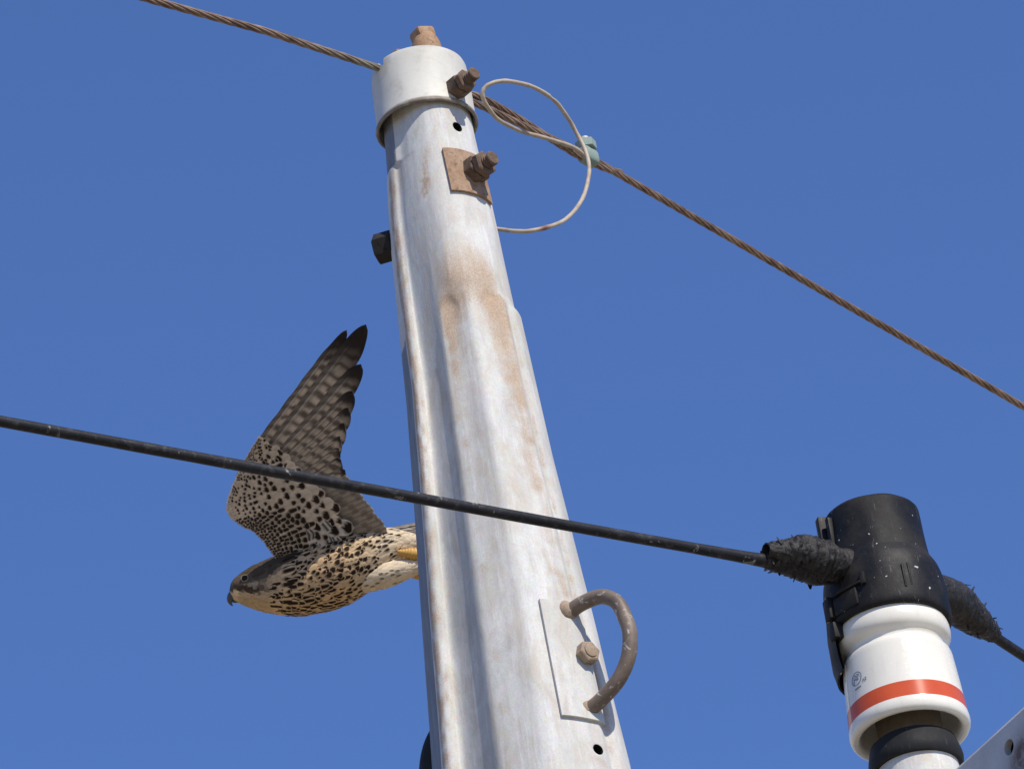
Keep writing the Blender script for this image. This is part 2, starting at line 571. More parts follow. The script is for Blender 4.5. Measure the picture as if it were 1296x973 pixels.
#  (X, toward camera) in units of the half width; upper and lower section of the shaft
UP_P = [(-.97, -.25), (-.98, .02), (-.955, .16), (-.90, .29), (-.82, .375), (-.735, .40), (-.68, .445), (-.60, .545), (-.42, .72), (-.21, .87), (.0, .96), (.24, .96), (.5, .86), (.76, .645), (.86, .505), (.93, .36), (.985, .13), (1.0, -.05), (.94, -.36), (.6, -.8), (.0, -1.0), (-.6, -.8)]
LO_P = [(-.905, -.35), (-.915, -.08), (-.815, .27), (-.785, .36), (-.73, .41), (-.665, .405), (-.615, .36), (-.53, .40), (-.365, .575), (-.235, .755), (-.02, .84), (.25, .875), (.52, .80), (.76, .615), (.815, .50), (.90, .455), (.965, .33), (1.0, .05), (.95, -.34), (.62, -.78), (.0, -.94), (-.60, -.78)]
TOP_P = [(-.95, -.25), (-.955, .02), (-.92, .13), (-.865, .25), (-.815, .33), (-.785, .37), (-.765, .46), (-.60, .56), (-.42, .73), (-.21, .87), (.0, .96), (.24, .96), (.5, .86), (.76, .645), (.86, .505), (.93, .36), (.985, .13), (1.0, -.05), (.94, -.36), (.6, -.8), (.0, -1.0), (-.6, -.8)]
SUBS = 10
NP_ = len(UP_P) * SUBS
def closed_cat(P):
    n = len(P)
    out = []
    for i in range(n):
        p0, p1, p2, p3 = (np.array(P[(i + d) % n]) for d in (-1, 0, 1, 2))
        for j in range(SUBS):
            t = j / SUBS
            out.append(0.5 * (2 * p1 + (p2 - p0) * t + (2 * p0 - 5 * p1 + 4 * p2 - p3) * t * t + (3 * p1 - p0 - 3 * p2 + p3) * t ** 3))
    return np.array(out)
C_UP, C_LO, C_TOP = closed_cat(UP_P), closed_cat(LO_P), closed_cat(TOP_P)
IDX = np.arange(NP_) / SUBS                # fractional control index of each profile point
def shaft_ring(y0):
    z = z_of(y0) if y0 < 1300 else None
    k = k_of(z)
    p = ring_px(y0) * k
    # gentle dents
    out = []
    for (x, t) in p:
        s = 1 + 0.004 * mnoise.noise(Vector((x * 30, t * 30, z * 12)))
        out.append(Vector((AX + x * s, AY - t * s, z)))
    return out
def orient_sign():
    # checks that positive d moves outwards
    p = C_UP * 60
    nrm = np.roll(p, -1, 0) - np.roll(p, 1, 0)
    nrm = np.stack([nrm[:, 1], -nrm[:, 0]], 1)
    return np.sign((nrm * p).sum())
OSIGN = orient_sign()
def ring_px(y0):
    W = interp(W_TAB, y0)
    a = sstep(380, 425, y0)
    ar = sstep(408, 424, y0)
    w = np.full(NP_, a)
    al = min(1.0, max(0.0, (y0 - 290) / 200.0))
    w[(IDX < 9) | (IDX > 18.5)] = al
    mm = (IDX >= 9) & (IDX < 10)
    w[mm] = al * (10 - IDX[mm]) + a * (IDX[mm] - 9)
    w[(IDX > 13) & (IDX < 18)] = ar
    c = C_UP * (1 - w[:, None]) + C_LO * w[:, None]
    b = sstep(213, 217, y0)
    if b < 1:
        c = C_TOP * (1 - b) + c * b
    W2 = interp([q for q in W_TAB if q[0] not in (404, 420)], y0)
    wv = np.full(NP_, W2)
    wv += (W - W2) * np.clip(np.minimum((IDX - 11) / 2, (19 - IDX) / .8), 0, 1)
    p = c * wv[:, None]
    nrm = np.roll(p, -1, 0) - np.roll(p, 1, 0)
    nrm = np.stack([nrm[:, 1], -nrm[:, 0]], 1) * OSIGN
    nrm /= np.linalg.norm(nrm, axis=1)[:, None] + 1e-9
    d = np.zeros(NP_)
    for (c0, hw, ys, dep) in ((9.75, .75, 405, 2.8), (12.3, .8, 402, 3.2)):
        top = ys + 16 * ((IDX - c0) / hw) ** 2
        m = np.clip(1 - ((IDX - c0) / hw) ** 2, 0, 1)
        g = np.clip((y0 - top) / 13.0, 0, 1)
        g = g * g * (3 - 2 * g)
        d -= dep * m * g * (0.55 + 0.45 * math.exp(-max(0, y0 - 420) / 160))
    d += 2.2 * np.clip(1 - ((IDX - 11.0) / .42) ** 2, 0, 1) * sstep(398, 425, y0)
    return p + nrm * d[:, None]

def rust_amount(ix, y0):
    """stain and painted shade strengths over the shaft: control index round the profile, row of the axis"""
    nz = lambda s, o: mnoise.noise(Vector((ix * s, y0 * s * .06, o)))
    g = lambda c, w: math.exp(-((ix - c) / w) ** 2)
    r = 0.0
    # blooming band above and on the heads of the flutes
    r += 0.75 * math.exp(-((y0 - 398) / 34) ** 2) * (0.75 * g(9.9, 1.1) + 0.9 * g(12.2, 1.1) + .25 * g(11, 1.2))
    r += 0.85 * g(9.75, .8) * sstep(402, 416, y0) * math.exp(-max(0, y0 - 420) / 60)
    r += 0.7 * g(12.6, .9) * sstep(402, 416, y0) * math.exp(-max(0, y0 - 430) / 140)
    r += 0.42 * g(9.4, .55) * sstep(410, 440, y0) * (0.6 + nz(1.2, 3.1))
    r += 0.30 * g(10.4, .35) * sstep(430, 470, y0) * (0.6 + nz(1.2, 9.1)) * math.exp(-max(0, y0 - 700) / 200)
    r += 0.38 * g(12.9, .75) * sstep(410, 440, y0) * (0.7 + nz(1.5, 5.7))
    r += 0.45 * g(14.3, .5) * sstep(430, 450, y0) * (0.8 + nz(1.3, 2.2))
    r += 0.25 * g(15.6, .5) * sstep(430, 450, y0)
    # folded lip: brown outer edge
    r += (0.95 * g(2.8, .55) + 0.65 * g(3.7, .7) + .40 * g(4.8, .6)) * sstep(217, 240, y0) * (0.75 + 0.8 * nz(1.1, 7.7))
    # smudge below the cap
    r += 0.8 * math.exp(-((y0 - 262) / 26) ** 2) * math.exp(-((ix - 9.1) / .55) ** 2) * (0.8 + nz(3, 1.2))
    r += 0.45 * math.exp(-((y0 - 225) / 20) ** 2) * math.exp(-((ix - 9.6) / .9) ** 2)
    r += 0.30 * math.exp(-((y0 - 360) / 30) ** 2) * g(11.4, 1.8)
    r += 0.5 * math.exp(-((y0 - 925) / 50) ** 2) * g(14.6, .7)
    r = max(0.0, min(1.0, r))
    gr = 0.30 * g(8.6, .35) * sstep(430, 500, y0) * (0.7 + .9 * nz(1.0, 4.4)) + .35 * g(9.0, .16) * sstep(440, 500, y0)  # valley and crease darkened to deepen their shade, broken up like grime
    gr += 0.28 * g(7.7, .8) * sstep(420, 520, y0) * (.8 + .6 * nz(1.4, 8.8)) + .22 * g(10.3, .25) * sstep(430, 480, y0) * (.6 + nz(1.1, 6.6))
    return r, max(0.0, min(1.0, gr))

POLE = empty('utility_pole', (AX, AY, 0.0))
tag(POLE, 'weathered pale galvanised steel pole with fluted front, rust stains and white cap', 'pole')
def build_shaft():
    rows = [112] + list(np.arange(116, 205, 4.0)) + list(np.arange(205, 225, 1.5)) + list(np.arange(225, 1030, 3.5)) + [1045, 1070, 1100, 1150, 1200]
    V, F, rust, grime_shade, back_shade = [], [], [], [], []
    for y0 in rows:
        V += shaft_ring(y0)
        for i in range(NP_):
            a, b = rust_amount(IDX[i], y0)
            rust.append(a)
            grime_shade.append(b)
            back_shade.append(1.0 if (y0 < 214 and (IDX[i] < 6.3 or IDX[i] > 19)) or (y0 > 428 + 4 * IDX[i] % 7 and (IDX[i] < 2.05 or IDX[i] > 18.2)) else 0.0)  # painted shade: left and rear faces, and the slot under the cap
    zl = z_of(1200)
    last = [v.copy() for v in V[-NP_:]]
    for z in list(np.linspace(zl - .25, 0.0, 10)) + [-0.1]:
        s = 1 + 0.06 * (zl - z) / zl
        for v in last:
            V.append(Vector((AX + (v.x - AX) * s, AY + (v.y - AY) * s, z)))
            rust.append(.15)
            grime_shade.append(.1)
            back_shade.append(0.0)
    nr = len(V) // NP_
    for j in range(nr - 1):
        for i in range(NP_):
            i2 = (i + 1) % NP_
            F.append((j * NP_ + i, (j + 1) * NP_ + i, (j + 1) * NP_ + i2, j * NP_ + i2))
    F.append(tuple(range(NP_)))
    F.append(tuple(range((nr - 1) * NP_ + NP_ - 1, (nr - 1) * NP_ - 1, -1)))
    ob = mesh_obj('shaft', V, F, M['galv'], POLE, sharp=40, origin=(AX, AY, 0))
    bm = bmesh.new(); bm.from_mesh(ob.data); bmesh.ops.recalc_face_normals(bm, faces=bm.faces[:]); bm.to_mesh(ob.data); bm.free()
    fattr(ob, 'rust', rust)
    fattr(ob, 'grime_shade', grime_shade)
    fattr(ob, 'back_shade', back_shade)
    return ob
SHAFT = build_shaft()
from mathutils.bvhtree import BVHTree
def bvh_of(ob):
    return BVHTree.FromPolygons([v.co + ob.location for v in ob.data.vertices], [tuple(p.vertices) for p in ob.data.polygons])
POLE_BVH = bvh_of(SHAFT)
def on_pole(px, py, bvh=None):
    loc, n, i, d = (bvh or POLE_BVH).ray_cast(CAM, ray(px, py).normalized())
    n = Vector((n.x, n.y, 0)).normalized()
    if n.dot(CAM - loc) < 0:
        n = -n
    return loc, n
# two drilled holes, bores coloured near black for the shade inside
cuts = []
for (px, py, rpx) in ((579, 161, 7.2), (757, 948, 7.6)):
    loc, n = on_pole(px, py)
    k = k_of(loc.z)
    v, f = capped([(rpx * k, -0.045), (rpx * k, 0.02)], 28, loc, basis(n))
    c = mesh_obj('hole_cutter', v, f, M['inside'])
    cuts.append(c)
boolean_cut(SHAFT, cuts)

# ---- cap
def build_cap():
    zt, zb = z_of(90), z_of(162)
    k = k_of(zt)
    H = zt - zb
    o = Vector((AX, AY, zb))
    B = Matrix.Identity(3)
    px = lambda r, h: (r * k, h)
    prof = [px(59.5, .040), px(60.6, .004), px(61.4, -.0010), px(63.6, -.0016), px(65.0, -.0006), px(65.3, .0010), px(64.8, .0026), px(63.4, .0036), px(62.6, .006), px(62.2, H * .5), px(61.4, H - .012),
            px(60.8, H - .006), px(59.2, H - .0022), px(57, H - .0004), px(54.5, H - .0003), px(52.6, H - .002), px(52, H - .006), px(52, H - .020), (1e-4, H - .020)]
    v, f = lathe(prof, 128, o, B)
    # close towards the shaft
    v2 = []
    for p in v:
        d = Vector((p.x - AX, p.y - AY, 0))
        n = mnoise.noise(Vector((p.x * 22, p.y * 22, p.z * 14)))
        v2.append(p + d.normalized() * (n * .0009) if d.length > .01 else p)
    ob = mesh_obj('cap', v2, f, M['cap'], POLE, sharp=50)
    fattr(ob, 'rust', [(.95 if p.z < zb + .0040 else (.55 * max(0, (p.z - zt + .018) / .018) * (0.6 + mnoise.noise(p * 40)))) for p in v2])
    return ob, zt, zb, k
CAP, ZT, ZB, KT = build_cap()
# wire grooves through the rim
WZ = ZT - 0.010
wl_pt = at_z(190, 0, WZ); wc_l = at_z(484, 88, WZ); wc_r = at_z(600, 130, WZ); wr_pt = at_z(1296, 515, WZ)
def slot(p, q):
    d = (q - p).normalized()
    a, b = p - d * .03, p + d * .03
    v, f = merge(box((a + b) / 2 + Vector((0, 0, .012)), basis(d), .0135, .026, (b - a).length), )
    return mesh_obj('slot_cutter', v, f, M['cap'], smooth=False)
ctr = Vector((AX, AY, WZ))
dl = (wl_pt - ctr); dl.z = 0; dl.normalize()
dr = (wr_pt - ctr); dr.z = 0; dr.normalize()
Rm = 57 * KT
boolean_cut(CAP, [slot(ctr + dl * Rm, ctr + dl * 2), slot(ctr + dr * Rm, ctr + dr * 2)])

def bolt_out(name, loc, n, k, nut_r, nut_h, rod_r, rod_len, mat, parent, rot=0.3, tilt=None, double=True, base=-0.004):
    """nut (or two) on a threaded rod standing out of a surface"""
    B = basis(n if tilt is None else (n + tilt).normalized())
    h0 = base
    nut = mesh_obj('nut', *hexprism(loc, B, nut_r * k, h0, nut_h * k, rot), mat, parent, sharp=25)
    if double:
        mesh_obj('nut', *hexprism(loc, B, nut_r * k * .96, nut_h * k * 1.02, nut_h * k * 1.62, rot + .35), mat, parent, sharp=25)
    v, f = capped(thread_prof(rod_r * k, base, rod_len * k, 4.0 * k, 2.3 * k), 20, loc, B)
    mesh_obj('threaded_rod', v, f, mat, parent, sharp=25)
    return nut
CAP_BVH = bvh_of(CAP)
loc, n = on_pole(577, 113, CAP_BVH)
bolt_out('cap_bolt', loc, n, KT, 15.5, 15, 8.6, 40, M['rust'], CAP, rot=.55)

# rusty clamp bolt on top of the cap: round boss, then a tilted, worn square head
def build_top_bolt():
    k = KT
    o = Vector((AX + 15 * k, AY - 20 * k, ZT - .021))
    B = Matrix.Identity(3)
    wob = lambda a, h, r: r * .05 * mnoise.noise(Vector((math.cos(a) * 2, math.sin(a) * 2, h * 200)))
    base_h = .021
    v, f = capped([(19 * k, 0), (19.5 * k, base_h - .004), (19.6 * k, base_h + 14 * k), (19 * k, base_h + 20 * k), (16.5 * k, base_h + 29 * k), (13.5 * k, base_h + 35 * k), (12 * k, base_h + 37 * k)], 40, o, B, wob=wob)
    boss = mesh_obj('clamp_boss', v, f, M['orange'], CAP, sharp=40)
    B2 = Matrix.Rotation(R(-10), 3, 'Y') @ Matrix.Rotation(R(8), 3, 'X') @ Matrix.Rotation(R(33), 3, 'Z')
    o2 = o + Vector((-.0022, 0, base_h + 33 * k))
    head = box(o2 + Vector((0, 0, 6 * k)), B2, 26 * k, 25 * k, 16 * k, 4.2 * k)
    mesh_obj('clamp_bolt_head', *head, M['orange'], CAP, sharp=30)
    # saddle strips that press on the wire
    s1 = box(Vector((AX, AY, ZT - .003)) + dl * 0.024 + Vector((0.010, -.006, 0)), basis(dl + Vector((0, 0, -.2))), .024, .022, .048, .003)
    mesh_obj('wire_saddle', *s1, M['orange'], CAP, sharp=30)
    s2 = box(Vector((AX, AY, ZT - .0045)) + dr * 0.030, basis(dr), .022, .008, .03, .002)
    mesh_obj('wire_saddle', *s2, M['orange'], CAP, sharp=30)
build_top_bolt()

# ---- plates that follow the shaft
def front_pt(xf, y0):
    """front of the profile at horizontal fraction xf of the half width"""
    W = interp(W_TAB, y0)
    p = ring_px(y0)
    i0, i1 = int(8.2 * SUBS), int(16.5 * SUBS)
    seg = p[i0:i1]
    o = np.argsort(seg[:, 0])
    x = xf * W
    t = float(np.interp(x, seg[o, 0], seg[o, 1]))
    z = z_of(y0)
    k = k_of(z)
    return Vector((AX + x * k, AY - t * k, z))
def curved_plate(name, x0t, x1t, x0b, x1b, y0t, y0b, thick, mat, parent, nu=18, nv=14, bow=0.0, corner=0.0):
    V, F = [], []
    P = [[None] * (nu + 1) for _ in range(nv + 1)]
    for j in range(nv + 1):
        for i in range(nu + 1):
            u, v = i / nu, j / nv
            y0 = y0t + (y0b - y0t) * v
            y0 += bow * math.sin(u * math.pi) * (1 if v < .5 else -1) * abs(v - .5) * 2
            x = (x0t + (x1t - x0t) * u) * (1 - v) + (x0b + (x1b - x0b) * u) * v
            P[j][i] = front_pt(x, y0)
    k = k_of(P[0][0].z)
    N = [[None] * (nu + 1) for _ in range(nv + 1)]
    for j in range(nv + 1):
        for i in range(nu + 1):
            a = P[j][min(i + 2, nu)] - P[j][max(i - 2, 0)]
            b = P[min(j + 1, nv)][i] - P[max(j - 1, 0)][i]
            n = a.cross(b).normalized()
            if n.y > 0: n = -n
            N[j][i] = n
    for lay, h in ((0, -1.5 * k), (1, thick * k)):
        for j in range(nv + 1):
            for i in range(nu + 1):
                V.append(P[j][i] + N[j][i] * h)
    S = (nu + 1) * (nv + 1)
    id_ = lambda l, j, i: l * S + j * (nu + 1) + i
    for j in range(nv):
        for i in range(nu):
            F.append((id_(1, j, i), id_(1, j + 1, i), id_(1, j + 1, i + 1), id_(1, j, i + 1)))
            F.append((id_(0, j, i), id_(0, j, i + 1), id_(0, j + 1, i + 1), id_(0, j + 1, i)))
    for j in range(nv):
        F.append((id_(0, j, 0), id_(0, j + 1, 0), id_(1, j + 1, 0), id_(1, j, 0)))
        F.append((id_(0, j, nu), id_(1, j, nu), id_(1, j + 1, nu), id_(0, j + 1, nu)))
    for i in range(nu):
        F.append((id_(0, 0, i), id_(1, 0, i), id_(1, 0, i + 1), id_(0, 0, i + 1)))
        F.append((id_(0, nv, i), id_(0, nv, i + 1), id_(1, nv, i + 1), id_(1, nv, i)))
    ob = mesh_obj(name, V, F, mat, parent, sharp=40)
    bm = bmesh.new(); bm.from_mesh(ob.data); bmesh.ops.recalc_face_normals(bm, faces=bm.faces[:]); bm.to_mesh(ob.data); bm.free()
    return ob
wp = curved_plate('washer_plate', .24, .955, .27, .955, 224, 280, 4.0, M['plate'], POLE)
loc, n = on_pole(597, 219)
k = k_of(loc.z)
bolt_out('plate_bolt', loc, n, k, 18.5, 17, 9.8, 41, M['rust'], wp, rot=.35, tilt=Vector((.12, 0, 0)))

hp = curved_plate('handle_plate', .42, .83, .42, .81, 814, 966, 4.5, M['galv'], POLE, nu=22, nv=24)
fattr(hp, 'rust', [.16 + .3 * max(0, mnoise.noise((v.co + hp.location) * 25)) for v in hp.data.vertices])
fattr(hp, 'grime_shade', [.05] * len(hp.data.vertices))
def build_handle():
    loc, n = on_pole(738, 831)
    k = k_of(loc.z)
    az = R(64)
    o = Vector((math.sin(az), -math.cos(az), 0))
    top, _ = on_pole(719, 776)
    ab = [(-4, 4), (6, -2), (24, -6), (50, -4), (70, 13), (79, 42), (82, 66), (76, 96), (59, 122), (33, 140), (14, 148), (-4, 150)]
    pts = [top + o * (a * k) + Vector((0, 0, -b * k)) for a, b in ab]
    # bottom end meets the plate where the photograph shows it
    bot, _ = on_pole(746, 896)
    sh = bot - (pts[-2])
    for i in range(len(pts)):
        t = i / (len(pts) - 1)
        pts[i] += sh * sstep(.25, 1, t) * .9
    c = catmull(pts, 7)
    m = len(c)
    rad = [9.7 * k * (1 + .12 * math.exp(-(i / 5) ** 2) + .12 * math.exp(-((m - 1 - i) / 5) ** 2)) for i in range(m)]
    h = mesh_obj('handle', *tube(c, rad, 22), M['handle'], hp, sharp=60)
    # weld beads at both roots
    for p in (pts[1], pts[-2]):
        B = basis(o)
        v, f = lathe([(9 * k, 7 * k), (12.5 * k, 3 * k), (15.5 * k, -1 * k), (15.5 * k, -5 * k)], 24, p - o * (4 * k), B, wob=lambda a, h_, r: r * .08 * mnoise.noise(Vector((math.cos(a) * 3, math.sin(a) * 3, h_ * 300))))
        mesh_obj('weld_bead', v, f, M['tanbolt'], hp, sharp=60)
    B = basis(n)
    b0 = loc + n * (3.5 * k)
    mesh_obj('bolt_head', *hexprism(b0, B, 15 * k, -.002, 14 * k, .2, .14), M['tanbolt'], hp, sharp=25)
    v, f = capped([(9.5 * k, 10 * k), (9.0 * k, 15.5 * k), (7 * k, 16.3 * k)], 24, b0, B)
    mesh_obj('bolt_end', v, f, M['tanbolt'], hp, sharp=35)
build_handle()

# bolt head with its shadow painted in, standing out of the back on the left
def build_side_bolt():
    z = z_of(291)
    k = k_of(z)
    az = R(-104)
    d = Vector((math.sin(az), -math.cos(az), 0))
    B = basis(d)
    o = Vector((AX, AY, z)) + d * (58 * k)
    b = mesh_obj('side_bolt', *hexprism(o, B, 20 * k, 8 * k, 33 * k, .15, .16), M['shadebolt'], POLE, sharp=25)
    v, f = capped([(10 * k, -4 * k), (10 * k, 12 * k)], 20, o, B)
    mesh_obj('bolt_shank', v, f, M['shadebolt'], b, sharp=30)
    return o + d * (8 * k)
SIDE_BOLT = build_side_bolt()

# ------------------------------------------------------------------ stranded wire over the cap
def strands(path, rad, pitch, n=7, seg=6, step=.006, phase=0.0):
    """six strands laid round a core, as one mesh"""
    L = [0.0]
    for a, b in zip(path[:-1], path[1:]):
        L.append(L[-1] + (b - a).length)
    cnt = max(2, int(L[-1] / step))
    P = []
    j = 0
    for i in range(cnt + 1):
        s = L[-1] * i / cnt
        while j < len(L) - 2 and s > L[j + 1]:
            j += 1
        t = (s - L[j]) / (L[j + 1] - L[j])
        P.append((path[j].lerp(path[j + 1], t), s))
    sr = rad / 3 * 1.04
    V, F = [], []
    up = Vector((0, 0, 1))
    for st in range(6):
        pts = []
        for i, (p, s) in enumerate(P):
            d = (P[min(i + 1, cnt)][0] - P[max(i - 1, 0)][0]).normalized()
            x = d.cross(up).normalized()
            y = x.cross(d)
            a = phase + st * math.pi / 3 - 2 * math.pi * s / pitch
            pts.append(p + (x * math.cos(a) + y * math.sin(a)) * (rad - sr))
        v, f = tube(pts, sr, seg, cap=False)
        o = len(V)
        V += v
        F += [tuple(q + o for q in g) for g in f]
    return V, F
def extend(p, q, L):
    return q + (q - p).normalized() * L
KW = project(ctr)[2] / FPX
WR = 5.0 * KW
pl = ctr + dl * (60 * KW)
pr = ctr + dr * (60 * KW)
left_far = extend(wc_l, wl_pt, 5.0)
# meet the traced rows exactly, running straight through the clamp on the cap
right_far = extend(wc_r, wr_pt, 6.0)
path = [left_far, wl_pt, at_z(340, 41, WZ), wc_l] + [ctr + (wc_l - ctr) * .4, ctr, ctr + (wc_r - ctr) * .5] + [wc_r, at_z(735, 193, WZ), at_z(1000, 345, WZ), wr_pt, right_far]
mw = mesh_obj('stranded_wire', *strands(path, WR, .115, step=.0065), M['strand'])
fattr(mw, 'rust', [.8 * math.exp(-(((v.co + mw.location) - wc_l).length / .09) ** 2) for v in mw.data.vertices])
tag(mw, 'brown twisted copper wire running over the pole cap to the green clamp', 'wire')
# return tail lying along the wire between cap and clamp
tp = [ctr + Vector((.0, .012, .002)), wc_r + Vector((.002, -.002, .008)), at_z(650, 146, WZ + .008), at_z(700, 178, WZ + .003), at_z(735, 199, WZ - .006), at_z(765, 213, WZ - .003), at_z(786, 219, WZ + .004)]
tp = catmull(tp, 8)
tail = mesh_obj('wire_tail', *strands(tp, WR * .95, .105, step=.004, phase=.4), M['strand'], mw)
fattr(tail, 'rust', [0.0] * len(tail.data.vertices))

# ------------------------------------------------------------------ split bolt clamp
def build_clamp():
    p = at_z(744, 197, WZ)
    d = (wr_pt - wc_r).normalized()
    k = project(p)[2] / FPX * .86
    c = empty('wire_clamp', p)
    tag(c, 'green patina split bolt clamp gripping the twisted wire', 'clamp')
    up = Vector((-.10, -.10, 1)).normalized()
    x = up.cross(d).normalized()
    y = d.cross(x).normalized()
    B = Matrix((d, x, y)).transposed()
    o = p - y * (2 * k)
    bodyp = []
    # saddle body: rounded block around the wires
    sec = []
    for i in range(28):
        a = 2 * math.pi * i / 28
        ca, sa = math.cos(a), math.sin(a)
        ex = math.copysign(abs(ca) ** .65, ca); ey = math.copysign(abs(sa) ** .65, sa)
        sec.append((ex * 11, ey * 13.5))
    V, F = [], []
    lv = [(-14, .80), (-13, .93), (-10, 1), (10, 1), (13, .93), (14, .80)]
    for (h, s) in lv:
        for (a, b) in sec:
            V.append(o + B @ Vector((h * k, a * s * k, b * s * k)))
    n = len(sec)
    for j in range(len(lv) - 1):
        for i in range(n):
            F.append((j * n + i, j * n + (i + 1) % n, (j + 1) * n + (i + 1) % n, (j + 1) * n + i))
    F.append(tuple(range(n - 1, -1, -1))); F.append(tuple(range((len(lv) - 1) * n, len(lv) * n)))
    mesh_obj('clamp_body', V, F, M['patina'], c, sharp=35)
    Bu = Matrix((d, x, y)).transposed()
    top = o + y * (12 * k)
    mesh_obj('clamp_nut', *hexprism(top, Bu, 15.5 * k, 0, 15 * k, .25, .12), M['patina'], c, sharp=25)
    v, f = capped([(7 * k, 10 * k), (7 * k, 19 * k), (6 * k, 22 * k), (3 * k, 23 * k)], 18, top, Bu)
    mesh_obj('clamp_screw', v, f, M['screw'], c, sharp=40)
build_clamp()

# ------------------------------------------------------------------ cream bonding wire
def build_loop():
    Dp = project((AX, AY, z_of(250)))[2]
    base = at_z(733, 193, WZ)
    d0 = project(base)[2]
    row = [(742, 199, -.025), (728, 188, -.034), (700, 178, -.062), (665, 168, -.102), (638, 156, -.14), (621, 142, -.165), (612, 125, -.175), (613, 112, -.175), (626, 104.5, -.17), (648, 103, -.15), (672, 110, -.12), (697, 123, -.10), (712, 140, -.085), (727, 163, -.075),
           (739, 188, -.07), (746, 213, -.06), (742, 238, -.04), (731, 262, -.02), (712, 280, .0), (688, 289, .02), (660, 293, .05), (630, 290, .085)]
    pts = [at_d(x, y, d0 + dz + (Dp + .02 - .085 - d0) * sstep(13, 21, i)) for i, (x, y, dz) in enumerate(row)]
    # round the back of the shaft to the bolt
    z = pts[-1].z
    k = k_of(z)
    for a in (122, 145, 170, 195, 220, 240):
        r = 70 * k
        z = z_of(276)
        zz = z + (SIDE_BOLT.z - z) * (a - 122) / 118
        pts.append(Vector((AX + math.sin(R(a)) * r, AY - math.cos(R(a)) * r, zz)))
    pts.append(SIDE_BOLT)
    c = catmull(pts, 8)
    kk = d0 / FPX
    c = [p + CX * (kk * 1.1 * mnoise.noise(Vector((i * .11, 2, 0)))) + CY * (kk * 1.1 * mnoise.noise(Vector((i * .13, 9, 0)))) for i, p in enumerate(c)]
    rad = []
    rust = []
    jn = min(range(len(c)), key=lambda i: (c[i] - pts[11]).length)
    jr = min(range(len(c)), key=lambda i: (c[i] - pts[19]).length)
    for i in range(len(c)):
        r = 2.7
        if i < jn and i > jn - 4: r += .35
        if i == jn or i == jn + 1: r -= .7
        g = math.exp(-((i - jr) / 1.6) ** 2)
        rad.append((r + .35 * g + .12 * math.sin(i * 1.3)) * kk)
        rust.append(min(1, .95 * g + .25 * max(0, math.sin(i * .37) - .7)))
    n = 12
    ob = mesh_obj('bonding_wire', *tube(c, rad, n), M['cream'], sharp=60)
    fattr(ob, 'rust', np.repeat(rust, n))
    tag(ob, 'thin cream insulated wire in an open loop beside the pole top', 'wire')
build_loop()

# ------------------------------------------------------------------ black hose behind the pole foot of the picture
def build_hose():
    D = project((AX, AY, z_of(950)))[2] + .16
    pts = [at_d(x, y, D + dz) for x, y, dz in ((640, 905, .02), (600, 905, .03), (566, 925, .03), (550, 965, .02), (553, 1030, .0), (585, 1090, -.02), (640, 1105, -.03))]
    c = catmull(pts, 8)
    # strapped back to the shaft
    zc = c[-1].z
    c += [Vector((AX, AY + .05, zc - .02))]
    c = [Vector((AX, AY + .05, c[0].z + .01))] + c
    ob = mesh_obj('black_hose', *tube(c, 19 * D / FPX, 18), M['hose'], sharp=60)
    tag(ob, 'black rubber hose bulging out behind the lower left of the pole', 'hose')
build_hose()

